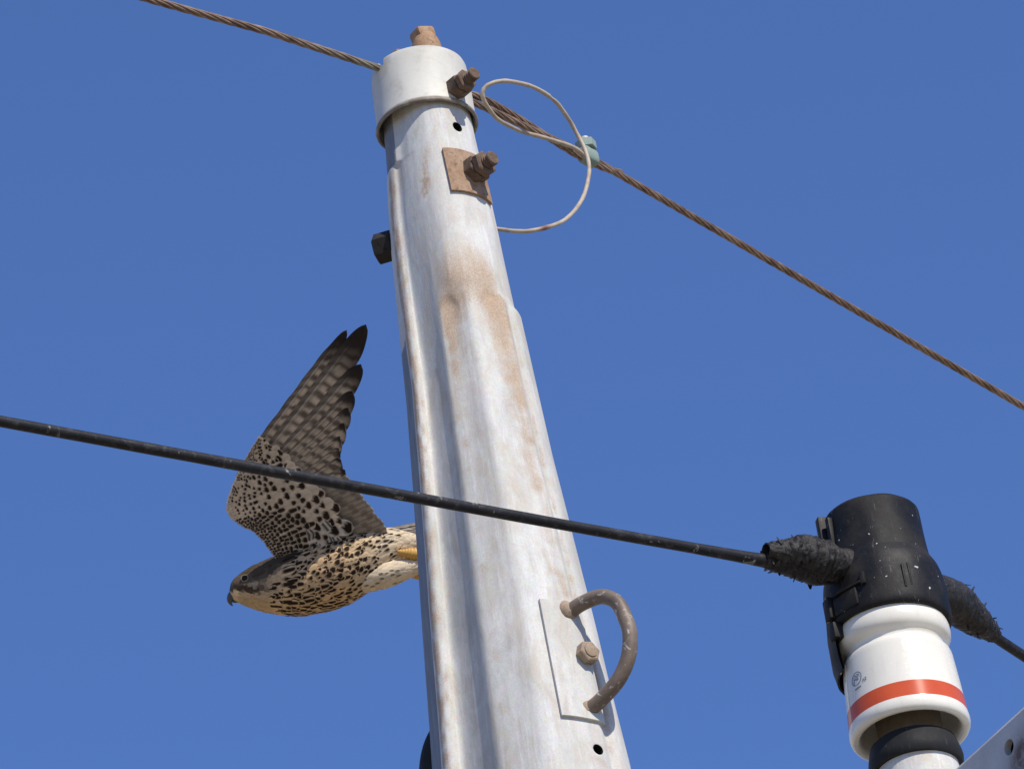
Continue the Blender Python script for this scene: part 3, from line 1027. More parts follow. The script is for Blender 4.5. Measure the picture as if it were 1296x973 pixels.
# ------------------------------------------------------------------ insulator on the cross arm
YI = YP - 0.50
_i = at_y(1130, 808, YI)
IX, IY = _i.x, _i.y
_tabi = np.array([project((IX, IY, z)) for z in _zz])
zi_of = lambda y0: float(np.interp(-y0, -_tabi[:, 1], _zz))
ZI0 = zi_of(925)
KI = project((IX, IY, ZI0))[2] / FPX
def ipx(r, y0, dy=0.0):
    return (r * KI, zi_of(y0) - ZI0)
INS = empty('insulator', (IX, IY, zi_of(1014)))
tag(INS, 'white porcelain insulator with red band under the black rubber cover', 'insulator')
IO = Vector((IX, IY, ZI0))
I3 = Matrix.Identity(3)
def build_insulator():
    # body with its upper bead, waist, skirt and hollow underside
    prof = [ipx(30, 742), ipx(60, 748), ipx(66, 780), ipx(69, 792), ipx(72, 800), ipx(73.8, 806), ipx(74.2, 812), ipx(73.4, 818), ipx(70.6, 822), ipx(66.5, 825), ipx(64, 828), ipx(63.2, 831.5), ipx(64.4, 834), ipx(67.2, 835.4),
            ipx(69.6, 837.5), ipx(70.8, 841), ipx(71.3, 845), ipx(72.6, 860), ipx(74, 878), ipx(75.3, 897), ipx(76.5, 915), ipx(77.4, 919), ipx(77.8, 923), ipx(77.2, 927.5), ipx(75, 931), ipx(71.5, 932.5), ipx(67.5, 931.5), ipx(64.5, 928.5), ipx(62.5, 924), ipx(61, 916), ipx(58, 900), ipx(50, 888), ipx(30, 880)]
    v, f = lathe(prof, 96, IO, I3)
    mesh_obj('porcelain_body', v, f, M['porcelain'], INS, sharp=70)
    z0, z1 = ipx(0, 917)[1], ipx(0, 897)[1]
    stripe = [ipx(76.0, 916.2), ipx(76.8, 916), ipx(75.65, 897), ipx(75.0, 896.8)]
    mesh_obj('red_band', *lathe(stripe, 96, IO, I3), M['red'], INS, sharp=30)
    core = [ipx(42, 880), ipx(42, 960)]
    mesh_obj('cement_core', *lathe(core, 48, IO, I3), M['core'], INS)
    col = [ipx(30, 942), ipx(53, 943), ipx(55.5, 945), ipx(60, 960), ipx(61, 965), ipx(60, 972), ipx(58, 975), ipx(40, 976)]
    mesh_obj('rubber_collar', *lathe(col, 64, IO, I3), M['collar'], INS, sharp=30)
    pin = [ipx(52, 968), ipx(53, 974), ipx(54, 1006), ipx(70, 1006), ipx(70, 1016), ipx(20, 1016)]
    p = mesh_obj('steel_pin', *lathe(pin, 64, IO, I3), M['galv'], INS, sharp=30)
    fattr(p, 'rust', [.45 * max(0, .3 + mnoise.noise((v_.co + p.location) * 40)) for v_ in p.data.vertices])
    fattr(p, 'grime_shade', [0.05] * len(p.data.vertices))
    # thin mould seam down the left flank
    az = R(-70)
    sv = []
    sv_pts = [ipx(r + .25, y) for r, y in ((71.2, 843), (72.6, 860), (74, 878), (75.4, 897), (76.6, 917))]
    for (r, h) in sv_pts:
        sv.append(IO + Vector((math.sin(az) * r, -math.cos(az) * r, h)))
    mesh_obj('mould_seam', *tube(catmull(sv, 6), .55 * KI, 8), M['porcelain'], INS)
    # printed maker's mark
    def wrap(u, w, az0, y0):        # u, w in photograph pixels on the glaze
        h = zi_of(y0) - ZI0 + w * KI
        r = 73.7 * KI + (y0 - 875) * 0.068 * KI - w * .068 * KI + .00035
        a = az0 + u * KI / r
        return IO + Vector((math.sin(a) * r, -math.cos(a) * r, h))
    az0, yc = R(-51), 872
    V, F = [], []
    def stroke(pl_, w_):
        for a, b in zip(pl_[:-1], pl_[1:]):
            d = Vector((b[0] - a[0], b[1] - a[1])); L = d.length
            if L < 1e-6: continue
            d /= L
            nn = Vector((-d.y, d.x)) * w_ / 2
            o_ = len(V)
            for q in ((a[0] + nn.x, a[1] + nn.y), (b[0] + nn.x, b[1] + nn.y), (b[0] - nn.x, b[1] - nn.y), (a[0] - nn.x, a[1] - nn.y)):
                V.append(wrap(q[0], q[1], az0, yc))
            F.append((o_, o_ + 1, o_ + 2, o_ + 3))
    ringp = [(9.6 * math.cos(a), 9.0 * math.sin(a)) for a in np.linspace(0, 2 * math.pi, 33)]
    stroke(ringp, 1.3)
    stroke([(-5.5, -6), (-4.8, 3.2), (-2, 5.6), (.8, 3.4), (-1.2, .2), (-4.6, -.4)], 1.5)
    stroke([(-1.4, .0), (.6, -2.6), (4.6, -2.2)], 1.5)
    stroke([(1.2, 5.6), (5.2, 4.6), (.8, -2.4)], 1.5)
    stroke([(11, -9.5), (12.4, -5.8), (13.4, -9.8)], 1.1)
    stroke([(14.8, -5.6), (17.4, -5.8), (14.8, -9.6), (17.6, -9.4)], 1.1)
    for i in range(4):
        x = -4.5 + i * 3.0
        stroke([(x, -12.5 - .2 * i), (x + .6, -15.6), (x + 1.9, -12.6), (x + 2.2, -15.4)], .9)
    mesh_obj('printed_mark', V, F, M['print'], INS, smooth=False)
build_insulator()

# ---- black rubber cover over the insulator head
COV = empty('insulator_cover', (IX, IY, zi_of(800)))
tag(COV, 'black rubber cover with two ragged taped sleeves on top of the insulator', 'insulator cover')
def build_cover():
    prof = [ipx(20, 655), ipx(56, 655), ipx(60, 656), ipx(62.4, 658.5), ipx(63, 662), ipx(64, 690), ipx(66.5, 716), ipx(68.2, 721), ipx(71.5, 726.5), ipx(75.2, 734), ipx(78, 746), ipx(79.4, 762), ipx(80, 778), ipx(80, 789), ipx(79, 795), ipx(76.5, 798.5), ipx(73, 799), ipx(70, 797), ipx(66, 785)]
    def wob(a, h, r):
        return .0011 * mnoise.noise(Vector((math.cos(a) * 2.2, math.sin(a) * 2.2, h * 26))) if r > .03 else 0
    dense = catmull([Vector((r, h, 0)) for r, h in prof], 4)
    v, f = lathe([(p.x, p.y) for p in dense], 96, IO, I3, wob=wob)
    body = mesh_obj('cover_body', v, f, M['rubber'], COV, sharp=50)
    pol = lambda r, az, y0: IO + Vector((math.sin(R(az)) * r * KI, -math.cos(R(az)) * r * KI, zi_of(y0) - ZI0))
    def rad_box(r, az, y0, sr, st, sh, bev=1.0, tilt=0.0, mat='rubber', name='clip'):
        d = Vector((math.sin(R(az)), -math.cos(R(az)), 0))
        t = Vector((math.cos(R(az)), math.sin(R(az)), 0))
        B = Matrix((d, t, Vector((0, 0, 1)))).transposed() @ Matrix.Rotation(R(tilt), 3, 'X')
        return mesh_obj(name, *box(pol(r, az, y0), B, sr * KI, st * KI, sh * KI, bev * KI), M[mat], body, sharp=30)
    # seam flange on the left: upper and lower leaf, two clips
    rad_box(65, -72, 684, 17, 12, 64, name='seam_flange')
    rad_box(65, -57, 690, 9, 8, 60, 2.0, name='seam_flange')
    rad_box(80, -64, 778, 15, 16, 30, name='seam_flange')
    rad_box(80, -63, 806, 13, 15, 22, name='seam_flange')
    rad_box(80, -38, 768, 5, 46, 3.2, .8, name='clip_bar')
    rad_box(81, -20, 764, 7, 7, 17, 1.2, name='clip')
    rad_box(79.4, -42, 782, 5, 40, 24, 1.6, name='clip_plate')
    rad_box(80, 18, 768, 2.5, 3, 34, .9, name='rib')
    rad_box(79.5, 24, 766, 2.5, 3, 34, .9, name='rib')
    # skirt hanging down behind the insulator
    sk = [ipx(80, 770), ipx(83, 800), ipx(83, 838), ipx(80, 852), ipx(77.5, 852), ipx(79, 838), ipx(79, 800), ipx(76, 775)]
    a0, a1 = R(195), R(300)     # lathe angles: 0 is +x, 90 is away from the camera
    v, f = lathe(sk, 40, IO, I3, a0=R(60), a1=R(207), wob=lambda a, h, r: .0012 * mnoise.noise(Vector((a * 4, h * 60, 3))))
    mesh_obj('rear_skirt', v, f, M['rubber'], body, sharp=50)
    # sleeves
    def sleeve(pts, rads, seed, rag, hollow):
        c = catmull(pts, 16)
        m = len(c)
        rr = np.interp(np.linspace(0, 1, m), np.linspace(0, 1, len(rads)), rads) * KI
        n = 72
        def shape(a, i):
            t = i / (m - 1)
            w = rag * (t if not hollow else min(1, t * 1.6))
            q = mnoise.noise(Vector((math.cos(a) * 2.4 + seed, math.sin(a) * 2.4, i * .23)))
            q2 = mnoise.noise(Vector((math.cos(a) * 7 + seed, math.sin(a) * 7, i * .8)))
            step = .05 * ((i * .21 + a / (2 * math.pi) * 1.0 + .25 * q) % 1.0)          # lapped tape
            q3 = abs(mnoise.noise(Vector((math.cos(a) * 1.3 + i * .16, math.sin(a) * 1.3 - i * .10, seed * 3))))
            return 1 + w * (.22 * q + .10 * q2 - .45 * max(0, .16 - q3)) + 2.4 * step * min(1, t * 2)
        v, f = tube(c, list(rr), n, cap=False, shape=shape)
        if hollow:                                                            # dark mouth
            last = v[-n:]
            ctr_ = sum(last, Vector()) / n
            d = (c[-1] - c[-2]).normalized()
            for s_, dep in ((.86, 0), (.80, -14 * KI), (.05, -22 * KI)):
                o_ = len(v)
                for p in last:
                    v.append(ctr_ + (p - ctr_) * s_ + d * dep)
                for i in range(n):
                    f.append((o_ - n + i, o_ - n + (i + 1) % n, o_ + (i + 1) % n, o_ + i))
        else:
            f.append(tuple(range(len(v) - n, len(v))))
        sl_ = mesh_obj('taped_sleeve', v, f, M['tape'], COV, sharp=50)
        rn = random.Random(int(seed * 10))
        FV, FF = [], []
        for _ in range(20):                      # loose flakes of tape standing off the wrap
            i = rn.randrange(max(1, int(m * .25)), m - 1); kx = rn.randrange(n)
            p = v[i * n + kx]; cdir = (p - c[i]).normalized(); along = (c[i] - c[i - 1]).normalized()
            side = along.cross(cdir).normalized()
            dd = (side * rn.choice((-1, 1)) + cdir * rn.uniform(.05, .4) + along * rn.uniform(-.6, .6)).normalized()
            wd = (along - dd * along.dot(dd)).normalized()
            L_, w_ = rn.uniform(4, 9) * KI, rn.uniform(3, 8) * KI
            nn_ = dd.cross(wd) * (.3 * KI)
            o_ = len(FV)
            for tt, ws in ((-.3, 1), (.4, .8), (1, .35)):
                ctr_ = p + dd * (L_ * tt) + cdir * (L_ * .15 * tt * tt)
                for sg in (-1, 1):
                    FV += [ctr_ + wd * (sg * w_ * ws / 2) + nn_, ctr_ + wd * (sg * w_ * ws / 2) - nn_]
            for a_ in (0, 4):
                b_ = o_ + a_
                FF += [(b_, b_ + 4, b_ + 6, b_ + 2), (b_ + 1, b_ + 3, b_ + 7, b_ + 5), (b_, b_ + 1, b_ + 5, b_ + 4), (b_ + 2, b_ + 6, b_ + 7, b_ + 3)]
            FF += [(o_, o_ + 2, o_ + 3, o_ + 1), (o_ + 8, o_ + 9, o_ + 11, o_ + 10)]
        fl = mesh_obj('tape_flakes', FV, FF, M['tape'], sl_, smooth=False)
        fl['kind'] = 'stuff'
        return sl_, c
    hz = zi_of(748) - ZI0
    dI = project(IO + Vector((0, 0, hz)))[2]
    left = [at_d(1085, 716, dI - .01), at_d(1062, 715, dI - .028), at_d(1040, 710, dI - .040), at_d(1014, 702, dI - .052), at_d(990, 700, dI - .062), at_d(969, 697, dI - .072)]
    lob, lc = sleeve(left, [23, 21, 26, 24, 16, 9.5], 1.0, .6, True)
    # lower lobe of the left sleeve where the wire enters
    low = [at_d(1050, 722, dI - .03), at_d(1030, 721, dI - .042), at_d(1010, 716, dI - .052), at_d(990, 713, dI - .060), at_d(968, 709, dI - .070)]
    lob2, _ = sleeve(low, [18, 19, 16, 13, 8], 5.0, .9, False)
    right = [at_d(1150, 742, dI - .01), at_d(1200, 757, dI + .03), at_d(1218, 771, dI + .055), at_d(1236, 786, dI + .075), at_d(1250, 797, dI + .095), at_d(1259, 804, dI + .105)]
    rob, rc = sleeve(right, [28, 26, 24, 19, 12.5, 9], 9.0, .6, False)
    # shreds of tape
    for (p0, d0, L, w_) in ((left[3], Vector((-.2, -.3, -.9)), 16, 6), (left[2], Vector((.1, -.3, -1)), 26, 5), (low[2], Vector((-.4, 0, -1)), 24, 4), (left[3], Vector((-.3, -.2, 1)), 27, 5), (right[3], Vector((-.1, -.2, -1)), 30, 4), (right[2], Vector((.1, 0, -1)), 36, 4), (right[2], Vector((.6, -.1, .8)), 33, 6), (right[3], Vector((.6, -.1, .8)), 27, 5)):
        d0 = d0.normalized()
        sd = d0.cross(Vector((0, 1, .3))).normalized()
        base = p0 + d0 * (L * .45 * KI)
        V, F = [], []
        for i in range(5):
            t = i / 4
            ww = w_ * (1 - .75 * t) * KI
            cpt = base + d0 * (L * .6 * t * KI) + Vector((0, -1, 0)) * (math.sin(t * 2.2) * 3 * KI)
            for sgn in (-1, 1):
                for off in (-.35, .35):
                    V.append(cpt + sd * sgn * ww / 2 + Vector((0, off * KI, 0)))
        for i in range(4):
            a = i * 4
            F += [(a, a + 4, a + 6, a + 2), (a + 1, a + 3, a + 7, a + 5), (a, a + 1, a + 5, a + 4), (a + 2, a + 6, a + 7, a + 3)]
        F += [(0, 2, 3, 1), (16, 17, 19, 18)]
        mesh_obj('tape_shred', V, F, M['tape'], lob if p0.x < IX else rob, sharp=40)
    return left, right, dI
LEFT_S, RIGHT_S, DI = build_cover()

# ------------------------------------------------------------------ black covered wire
def build_black_wire():
    zl = at_d(972, 709, DI - .068).z
    L0 = at_z(0, 533, zl); L1 = at_z(500, 625, zl); L2 = at_z(760, 672.5, zl); L3 = at_z(968, 709.5, zl)
    inner = [at_d(1000, 715, DI - .055), at_d(1040, 722, DI - .04), Vector((IX, IY, zl - .01)), at_d(1225, 782, DI + .06)]
    r0 = at_d(1258, 805, DI + .105)
    r1 = at_z(1296, 830, r0.z)
    far_l = extend(L1, L0, 5.0)
    far_r = extend(r0, r1, 6.0)
    pts = [far_l, L0, L1, L2] + catmull([L3 + (L2 - L3) * .1, L3] + inner + [r0, r1], 12) + [far_r]
    # even spacing near the picture for small surface irregularities
    q = [pts[0]]
    for p in pts[1:]:
        while (p - q[-1]).length > .02:
            q.append(q[-1] + (p - q[-1]).normalized() * .02)
    k = project(L1)[2] / FPX
    rad = [7.3 * k * (1 + .05 * mnoise.noise(p * 14)) for p in q]
    # rough build-up of old tape just before the sleeve
    for i, p in enumerate(q):
        s = (p - L3).length
        if (p - L3).dot(L0 - L3) > 0 and s < .075:
            rad[i] *= 1 + .20 * (1 - s / .075) + .14 * mnoise.noise(p * 90)
    ob = mesh_obj('covered_wire', *tube(q, rad, 16), M['wirecover'], sharp=0)
    tag(ob, 'thick black covered wire crossing in front of the pole into the rubber cover', 'wire')
build_black_wire()

# ------------------------------------------------------------------ cross arm that carries the insulator
def build_arm():
    zt = zi_of(1014)                                     # top face, the pin's foot rests on it
    a = at_z(1205, 974, zt); b = at_z(1296, 891, zt)     # the traced upper edge
    d = (b - a).normalized(); d.z = 0; d.normalize()
    nrm = Vector((-d.y, d.x, 0))
    if nrm.dot(CAM - a) < 0: nrm = -nrm                  # towards the camera
    # the edge must pass so that the pin stands on the flange
    pinp = Vector((IX, IY, zt))
    off = (a - pinp).dot(nrm)
    H, Wd, th = .125, max(.10, off + .05), .007
    start = a - d * 1.0
    # run until a little past the pole
    pa = Vector((AX, AY, zt))
    s0 = (pa - a).dot(d) - .18
    s1 = .75
    def P(s, w, h):
        return a + d * s - nrm * w + Vector((0, 0, h))
    # C section: web facing the camera side, flanges behind
    sec = [(0, -H + h_) for h_ in np.linspace(0, H - .004, 28)] + [(.0012, -.0012), (.004, 0), (Wd, 0), (Wd, -H)]
    ss = list(np.linspace(s0, -.12, 8)) + list(np.linspace(-.10, .35, 130)) + list(np.linspace(.40, s1, 6))
    n = len(sec)
    V, F = [], []
    for s in ss:
        for (w, h) in sec:
            V.append(P(s, w, h))
    for j in range(len(ss) - 1):
        for i in range(n):
            F.append((j * n + i, j * n + (i + 1) % n, (j + 1) * n + (i + 1) % n, (j + 1) * n + i))
    F.append(tuple(range(n))); F.append(tuple(range(len(V) - 1, len(V) - n - 1, -1)))
    ob = mesh_obj('cross_arm', V, F, M['arm'], sharp=30)
    bm = bmesh.new(); bm.from_mesh(ob.data); bmesh.ops.recalc_face_normals(bm, faces=bm.faces[:]); bm.to_mesh(ob.data); bm.free()
    # hole traced in the photograph
    r = ray(1277, 945)
    tt = (a - CAM).dot(nrm) / r.dot(nrm)
    hp_ = CAM + r * tt
    k = project(hp_)[2] / FPX
    cuts_ = []
    for s_ in (0, .16, .32):
        v, f = capped([(10.5 * k, -.007), (10.5 * k, .02)], 32, hp_ + d * s_, basis(nrm))
        cuts_.append(mesh_obj('hole_cutter', v, f, M['arm']))
        v, f = capped([(10.3 * k, -.06), (10.3 * k, -.006)], 32, hp_ + d * s_, basis(nrm))
        cuts_.append(mesh_obj('hole_cutter', v, f, M['inside']))  # deeper bore coloured as the shade of a hollow arm
    boolean_cut(ob, cuts_)
    ob.data.polygons.foreach_set('use_smooth', [False] * len(ob.data.polygons))
    loc = Vector(ob.location)
    r2 = ray(1299, 962); hp2 = CAM + r2 * ((a - CAM).dot(nrm) / r2.dot(nrm))
    fattr(ob, 'rust', [min(1, 2.2 * math.exp(-(((v_.co + loc) - hp2).length / .022) ** 2)) for v_ in ob.data.vertices])
    tag(ob, 'grey galvanised steel cross arm with a rusty bolt hole below the insulator', 'cross arm')
    # bolt through to the pole so that the arm is carried
    s_p = (pa - a).dot(d)
    w_p = -(pa - a).dot(nrm)
    p0 = P(s_p, .0, -H * .5)
    p1 = Vector((AX, AY, p0.z))
    v, f = tube([p0 + (p0 - p1).normalized() * .02, p1], .009, 14)
    mesh_obj('through_bolt', v, f, M['rust'], ob)
    return off, w_p, zt
print('ARM', build_arm())

# ------------------------------------------------------------------ falcon
# built in its own frame: x to the tail, y up across the picture, t towards the camera; one unit is a pixel of the photograph
DB = project((AX, AY, z_of(690)))[2] + 0.85
KB = DB / FPX
B0 = at_d(400, 700, DB)
def bw(x, py, t):
    """photograph column, row and nearness to world"""
    return B0 + CX * ((x - 400) * KB) - CY * ((py - 700) * KB) + CZ * (t * KB)
def bw_np(P):
    P = np.asarray(P, dtype=float)
    return np.array(B0) + np.outer((P[:, 0] - 400) * KB, np.array(CX)) - np.outer((P[:, 1] - 700) * KB, np.array(CY)) + np.outer(P[:, 2] * KB, np.array(CZ))
TOP = [(290.5, 746), (292, 738), (296, 731.5), (304, 725.5), (318, 716.5), (334, 709.5), (346, 704), (378, 692), (408, 682), (433, 674.5), (461, 669.5), (491, 668.5), (505, 671), (526, 677), (545, 683), (560, 687)]
BOT = [(290.5, 749), (292, 755), (296, 759.5), (304, 763.5), (318, 769.5), (336, 775), (359, 778.5), (387, 778), (422, 771), (450, 760), (472, 744), (491, 727), (510, 709), (526, 702), (545, 699), (560, 697)]
def smooth_tab(tab):
    xs = np.array([a for a, b in tab]); ys = np.array([b for a, b in tab])
    g = np.linspace(xs[0], xs[-1], 1100)
    y = np.interp(g, xs, ys)
    ker = np.hanning(41); ker /= ker.sum()
    yp = np.concatenate([np.full(20, y[0]), y, np.full(20, y[-1])])
    ys_ = np.convolve(yp, ker, 'valid')
    w = np.clip((g - xs[0]) / 10, 0, 1)
    return g, y * (1 - w) + ys_ * w
GT, YT = smooth_tab(TOP); GB, YB = smooth_tab(BOT)
def body_pt(x, phi, lift=0.0):
    """phi 0 towards the camera, 90 degrees up"""
    t_, b_ = np.interp(x, GT, YT), np.interp(x, GB, YB)
    h = (b_ - t_) / 2
    c = (b_ + t_) / 2
    dep = h * np.interp(x, [290, 320, 350, 430, 500, 560], [.80, .80, .88, .92, .85, .6])
    return np.array([x, c - (h + lift) * math.sin(phi), (dep + lift) * math.cos(phi)])
# thighs: tapered lobes under the tail
def thigh_pt(sd):
    A = np.array([444, 738, 14 * sd]); Bq = np.array([536, 713.5, 17 * sd])
    if sd < 0:
        A = np.array([455, 728, -20]); Bq = np.array([538, 718, -18])
    def f(s, phi, lift=0.0):
        c = A + (Bq - A) * s
        r = np.interp(s, [0, .15, .45, .75, 1.0], [7, 17, 19, 14.5, 9]) * (1 if sd > 0 else .8) + lift
        ax = (Bq - A) / np.linalg.norm(Bq - A)
        v = np.array([-ax[1], ax[0], 0]); v /= np.linalg.norm(v)
        if v[1] > 0: v = -v
        return c + v * r * .92 * math.sin(phi) + np.array([0, 0, 1.0]) * r * math.cos(phi)
    return f
# wing arm: leading edge and the row where the coverts end, from the shoulder to the hand
L_PTS = [(352, 708), (344, 697), (335, 684), (322, 671), (306, 663.5), (293, 654), (288.5, 644), (291, 630), (298, 612), (307, 592), (315, 578), (323, 565), (331, 553)]
C_PTS = [(424, 697), (430, 684), (431, 668), (427, 651), (420, 637), (407, 626), (396, 613), (385, 601), (373, 590), (362, 580), (351, 571), (341, 562), (333, 554)]
def poly_at(P, s):
    s = min(1.0, max(0.0, s)) * (len(P) - 1)
    i = min(int(s), len(P) - 2)
    f = s - i
    return (P[i][0] + (P[i + 1][0] - P[i][0]) * f, P[i][1] + (P[i + 1][1] - P[i][1]) * f)
def wing_t(px, py):
    """nearness of the underside of the raised wing"""
    h = max(0.0, 704 - py)
    return 16 + .43 * h - .00022 * h * h
def wing_pt(s, c):
    a, b = poly_at(L_PTS, s), poly_at(C_PTS, s)
    x, y = a[0] + (b[0] - a[0]) * c, a[1] + (b[1] - a[1]) * c
    return x, y
# far wing: the near one mirrored through the body's own middle plane and drawn further back
UPV = np.array([0, -.857, -.515])        # bird's up in (x, row, t)
LFV = np.array([0, -.515, .857])         # bird's left
SH = np.array([360, 706, 0.0])
def far_wing(P):
    P = np.asarray(P, dtype=float) - SH
    l = P @ LFV
    P = P - 2 * np.outer(l, LFV)
    # swing back about the bird's up axis, then drop a little about the body axis
    a = R(34)
    x, l, u = P[:, 0], P @ LFV, P @ UPV
    x = x + np.abs(l) * math.tan(a)
    l = -np.abs(l) - 6
    b = R(-12)
    l, u = l * math.cos(b) - u * math.sin(b) * -1, -l * math.sin(b) * -1 + u * math.cos(b)
    Q = np.outer(x, [1, 0, 0]) + np.outer(l, LFV) + np.outer(u, UPV)
    return Q * .97 + SH + np.array([26, -7, -6])

# ---- colours
CREAM = np.array([.78, .56, .33]); WARM = np.array([.58, .40, .255]); DARK = np.array([.026, .017, .012]); PALE = np.array([.66, .60, .52])
CROWN = np.array([.036, .028, .023]); WINGP = np.array([.70, .60, .49]); WINGD = np.array([.070, .052, .043])
def body_colour(x, y, t):
    top, bot = np.interp(x, GT, YT), np.interp(x, GB, YB)
    v = (y - top) / max(1.0, bot - top)              # 0 back, 1 belly line
    n = mnoise.noise(Vector((x * .09, y * .22, t * .2)))
    col = CREAM * (1 + .12 * n)
    if x > 430:
        w = sstep(430, 500, x)
        col = col * (1 - w) + np.array([.80, .67, .48]) * w
    # crown, nape and cheek
    edge = .40 + .05 * n
    if x < 380:
        cr = 1 - sstep(edge - .05, edge + .05, v + (max(0, x - 330) / 50) * .32)
        if x < 296: cr = 1 - sstep(.55, .75, v)
        sk = .5 + .5 * math.sin((y - .45 * x) * 1.9 + 3 * n)
        cr *= .90
        col = col * (1 - cr) + CROWN * (.7 + .5 * n + .75 * sk) * cr
        # streaked cheek
        ck = math.exp(-((x - 330 - (v - .5) * 20) / 17) ** 2) * math.exp(-((v - .50) / .13) ** 2)
        st = .5 + .5 * math.sin((y - x * .35) * 1.6 + 2 * n)
        col = col * (1 - ck * .9) + (PALE * .55 * st + WINGD * (1 - st)) * ck * .9
        # dark stripe below the eye
        ml = 1 - sstep(2.0, 5.0, abs((y - 742.5) - (x - 300) * .16)) if 296 < x < 336 else 0
        ml *= 1 - sstep(322, 336, x)
        col = col * (1 - ml * .9) + DARK * 1.8 * ml * .9
        th = sstep(.70, .80, v) * (1 - sstep(330, 348, x))
        col = col * (1 - th) + np.array([.68, .49, .27]) * (1 + .15 * n) * th
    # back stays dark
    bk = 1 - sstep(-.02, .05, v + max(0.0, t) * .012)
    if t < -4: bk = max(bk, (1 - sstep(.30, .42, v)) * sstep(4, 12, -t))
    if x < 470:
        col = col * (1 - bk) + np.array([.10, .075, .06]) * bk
    return np.clip(col, .005, .9)

def build_falcon():
    V, F = [], []
    def add(v, f):
        o = len(V)
        V.extend(v)
        F.extend([tuple(i + o for i in q) for q in f])
    def loft(fn, ss, nphi=48):
        pts = [fn(s, 2 * math.pi * j / nphi) for s in ss for j in range(nphi)]
        f = []
        for i in range(len(ss) - 1):
            for j in range(nphi):
                j2 = (j + 1) % nphi
                f.append((i * nphi + j, i * nphi + j2, (i + 1) * nphi + j2, (i + 1) * nphi + j))
        f.append(tuple(range(nphi - 1, -1, -1))); f.append(tuple(range((len(ss) - 1) * nphi, len(ss) * nphi)))
        return pts, f
    xs = list(290.5 + 12 * np.linspace(0, 1, 12) ** 2) + list(np.linspace(304, 560, 70))
    add(*loft(body_pt, xs))
    add(*loft(thigh_pt(1), list(np.linspace(0, 1, 20)), 28))
    add(*loft(thigh_pt(-1), list(np.linspace(0, 1, 20)), 28))
    # wing arms as closed slabs
    ns, nc = 48, 14
    def slab(far):
        top, bot = [], []
        for i in range(ns + 1):
            for j in range(nc + 1):
                s, c = i / ns, j / nc
                x, y = wing_pt(s, c)
                t = wing_t(x, y)
                th = (9 * (1 - s) + 5 * s) * math.sqrt(max(0.02, 1 - c)) * min(1, math.sqrt(c + .03) * 2.2) + 2.6
                bot.append((x, y, t - .3))
                top.append((x, y, t - th))
        P = np.array(bot + top)
        if far: P = far_wing(P)
        S = (ns + 1) * (nc + 1)
        f = []
        id_ = lambda l, i, j: l * S + i * (nc + 1) + j
        for i in range(ns):
            for j in range(nc):
                f.append((id_(0, i, j), id_(0, i, j + 1), id_(0, i + 1, j + 1), id_(0, i + 1, j)))
                f.append((id_(1, i, j), id_(1, i + 1, j), id_(1, i + 1, j + 1), id_(1, i, j + 1)))
        for i in range(ns):
            f.append((id_(0, i, 0), id_(0, i + 1, 0), id_(1, i + 1, 0), id_(1, i, 0)))
            f.append((id_(0, i, nc), id_(1, i, nc), id_(1, i + 1, nc), id_(0, i + 1, nc)))
        for j in range(nc):
            f.append((id_(0, 0, j), id_(1, 0, j), id_(1, 0, j + 1), id_(0, 0, j + 1)))
            f.append((id_(0, ns, j), id_(0, ns, j + 1), id_(1, ns, j + 1), id_(1, ns, j)))
        return list(P), f
    add(*slab(False))
    add(*slab(True))
    # shoulders
    for far in (False, True):
        def sh(s, phi):
            p = np.array([362 + 64 * s, 706 - 14 * s, 8.0 + 4 * s])
            r = 9 * math.sin(math.pi * (.12 + .78 * s)) + 2
            return p + np.array([0, -r * math.sin(phi), r * math.cos(phi)])
        p, f = loft(sh, list(np.linspace(0, 1, 14)), 20)
        if far: p = list(far_wing(np.array(p)))
        add(p, f)
    W = bw_np(np.array(V))
    o = Vector(W.mean(axis=0))
    me = bpy.data.meshes.new('tmp')
    me.from_pydata((W - np.array(o)).tolist(), [], F)
    me.update()
    tmp = bpy.data.objects.new('tmp', me)
    COL.objects.link(tmp)
    bm = bmesh.new(); bm.from_mesh(me); bmesh.ops.recalc_face_normals(bm, faces=bm.faces[:]); bm.to_mesh(me); bm.free()
    md = tmp.modifiers.new('r', 'REMESH'); md.mode = 'VOXEL'; md.voxel_size = .00125
    sm = tmp.modifiers.new('s', 'SMOOTH'); sm.iterations = 3; sm.factor = .5
    dg = bpy.context.evaluated_depsgraph_get()
    res = bpy.data.meshes.new_from_object(tmp.evaluated_get(dg))
    bpy.data.objects.remove(tmp, do_unlink=True)
    res.name = 'falcon'
    res.materials.clear(); res.materials.append(M['skin'])
    res.polygons.foreach_set('use_smooth', [True] * len(res.polygons))
    ob = bpy.data.objects.new('falcon', res)
    ob.location = o
    ob['_org'] = tuple(o)
    COL.objects.link(ob)
    # colour by place on the body
    n = len(res.vertices)
    co = np.empty(n * 3); res.vertices.foreach_get('co', co)
    co = co.reshape(-1, 3) + np.array(o) - np.array(B0)
    X = 400 + co @ np.array(CX) / KB; Y = 700 - co @ np.array(CY) / KB; T = co @ np.array(CZ) / KB
    cols = np.zeros((n, 3))
    for i in range(n):
        x, y, t = X[i], Y[i], T[i]
        top = np.interp(x, GT, YT)
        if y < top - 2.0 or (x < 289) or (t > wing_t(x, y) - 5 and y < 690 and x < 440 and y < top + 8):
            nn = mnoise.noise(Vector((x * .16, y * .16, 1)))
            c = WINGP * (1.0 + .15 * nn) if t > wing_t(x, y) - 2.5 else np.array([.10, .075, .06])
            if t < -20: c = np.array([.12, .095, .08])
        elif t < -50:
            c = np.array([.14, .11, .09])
        else:
            c = body_colour(x, y, t)
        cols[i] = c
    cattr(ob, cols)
    tag(ob, 'spotted cream and brown falcon with raised barred wing flying out from behind the pole', 'bird')
    return ob
FALCON = build_falcon()

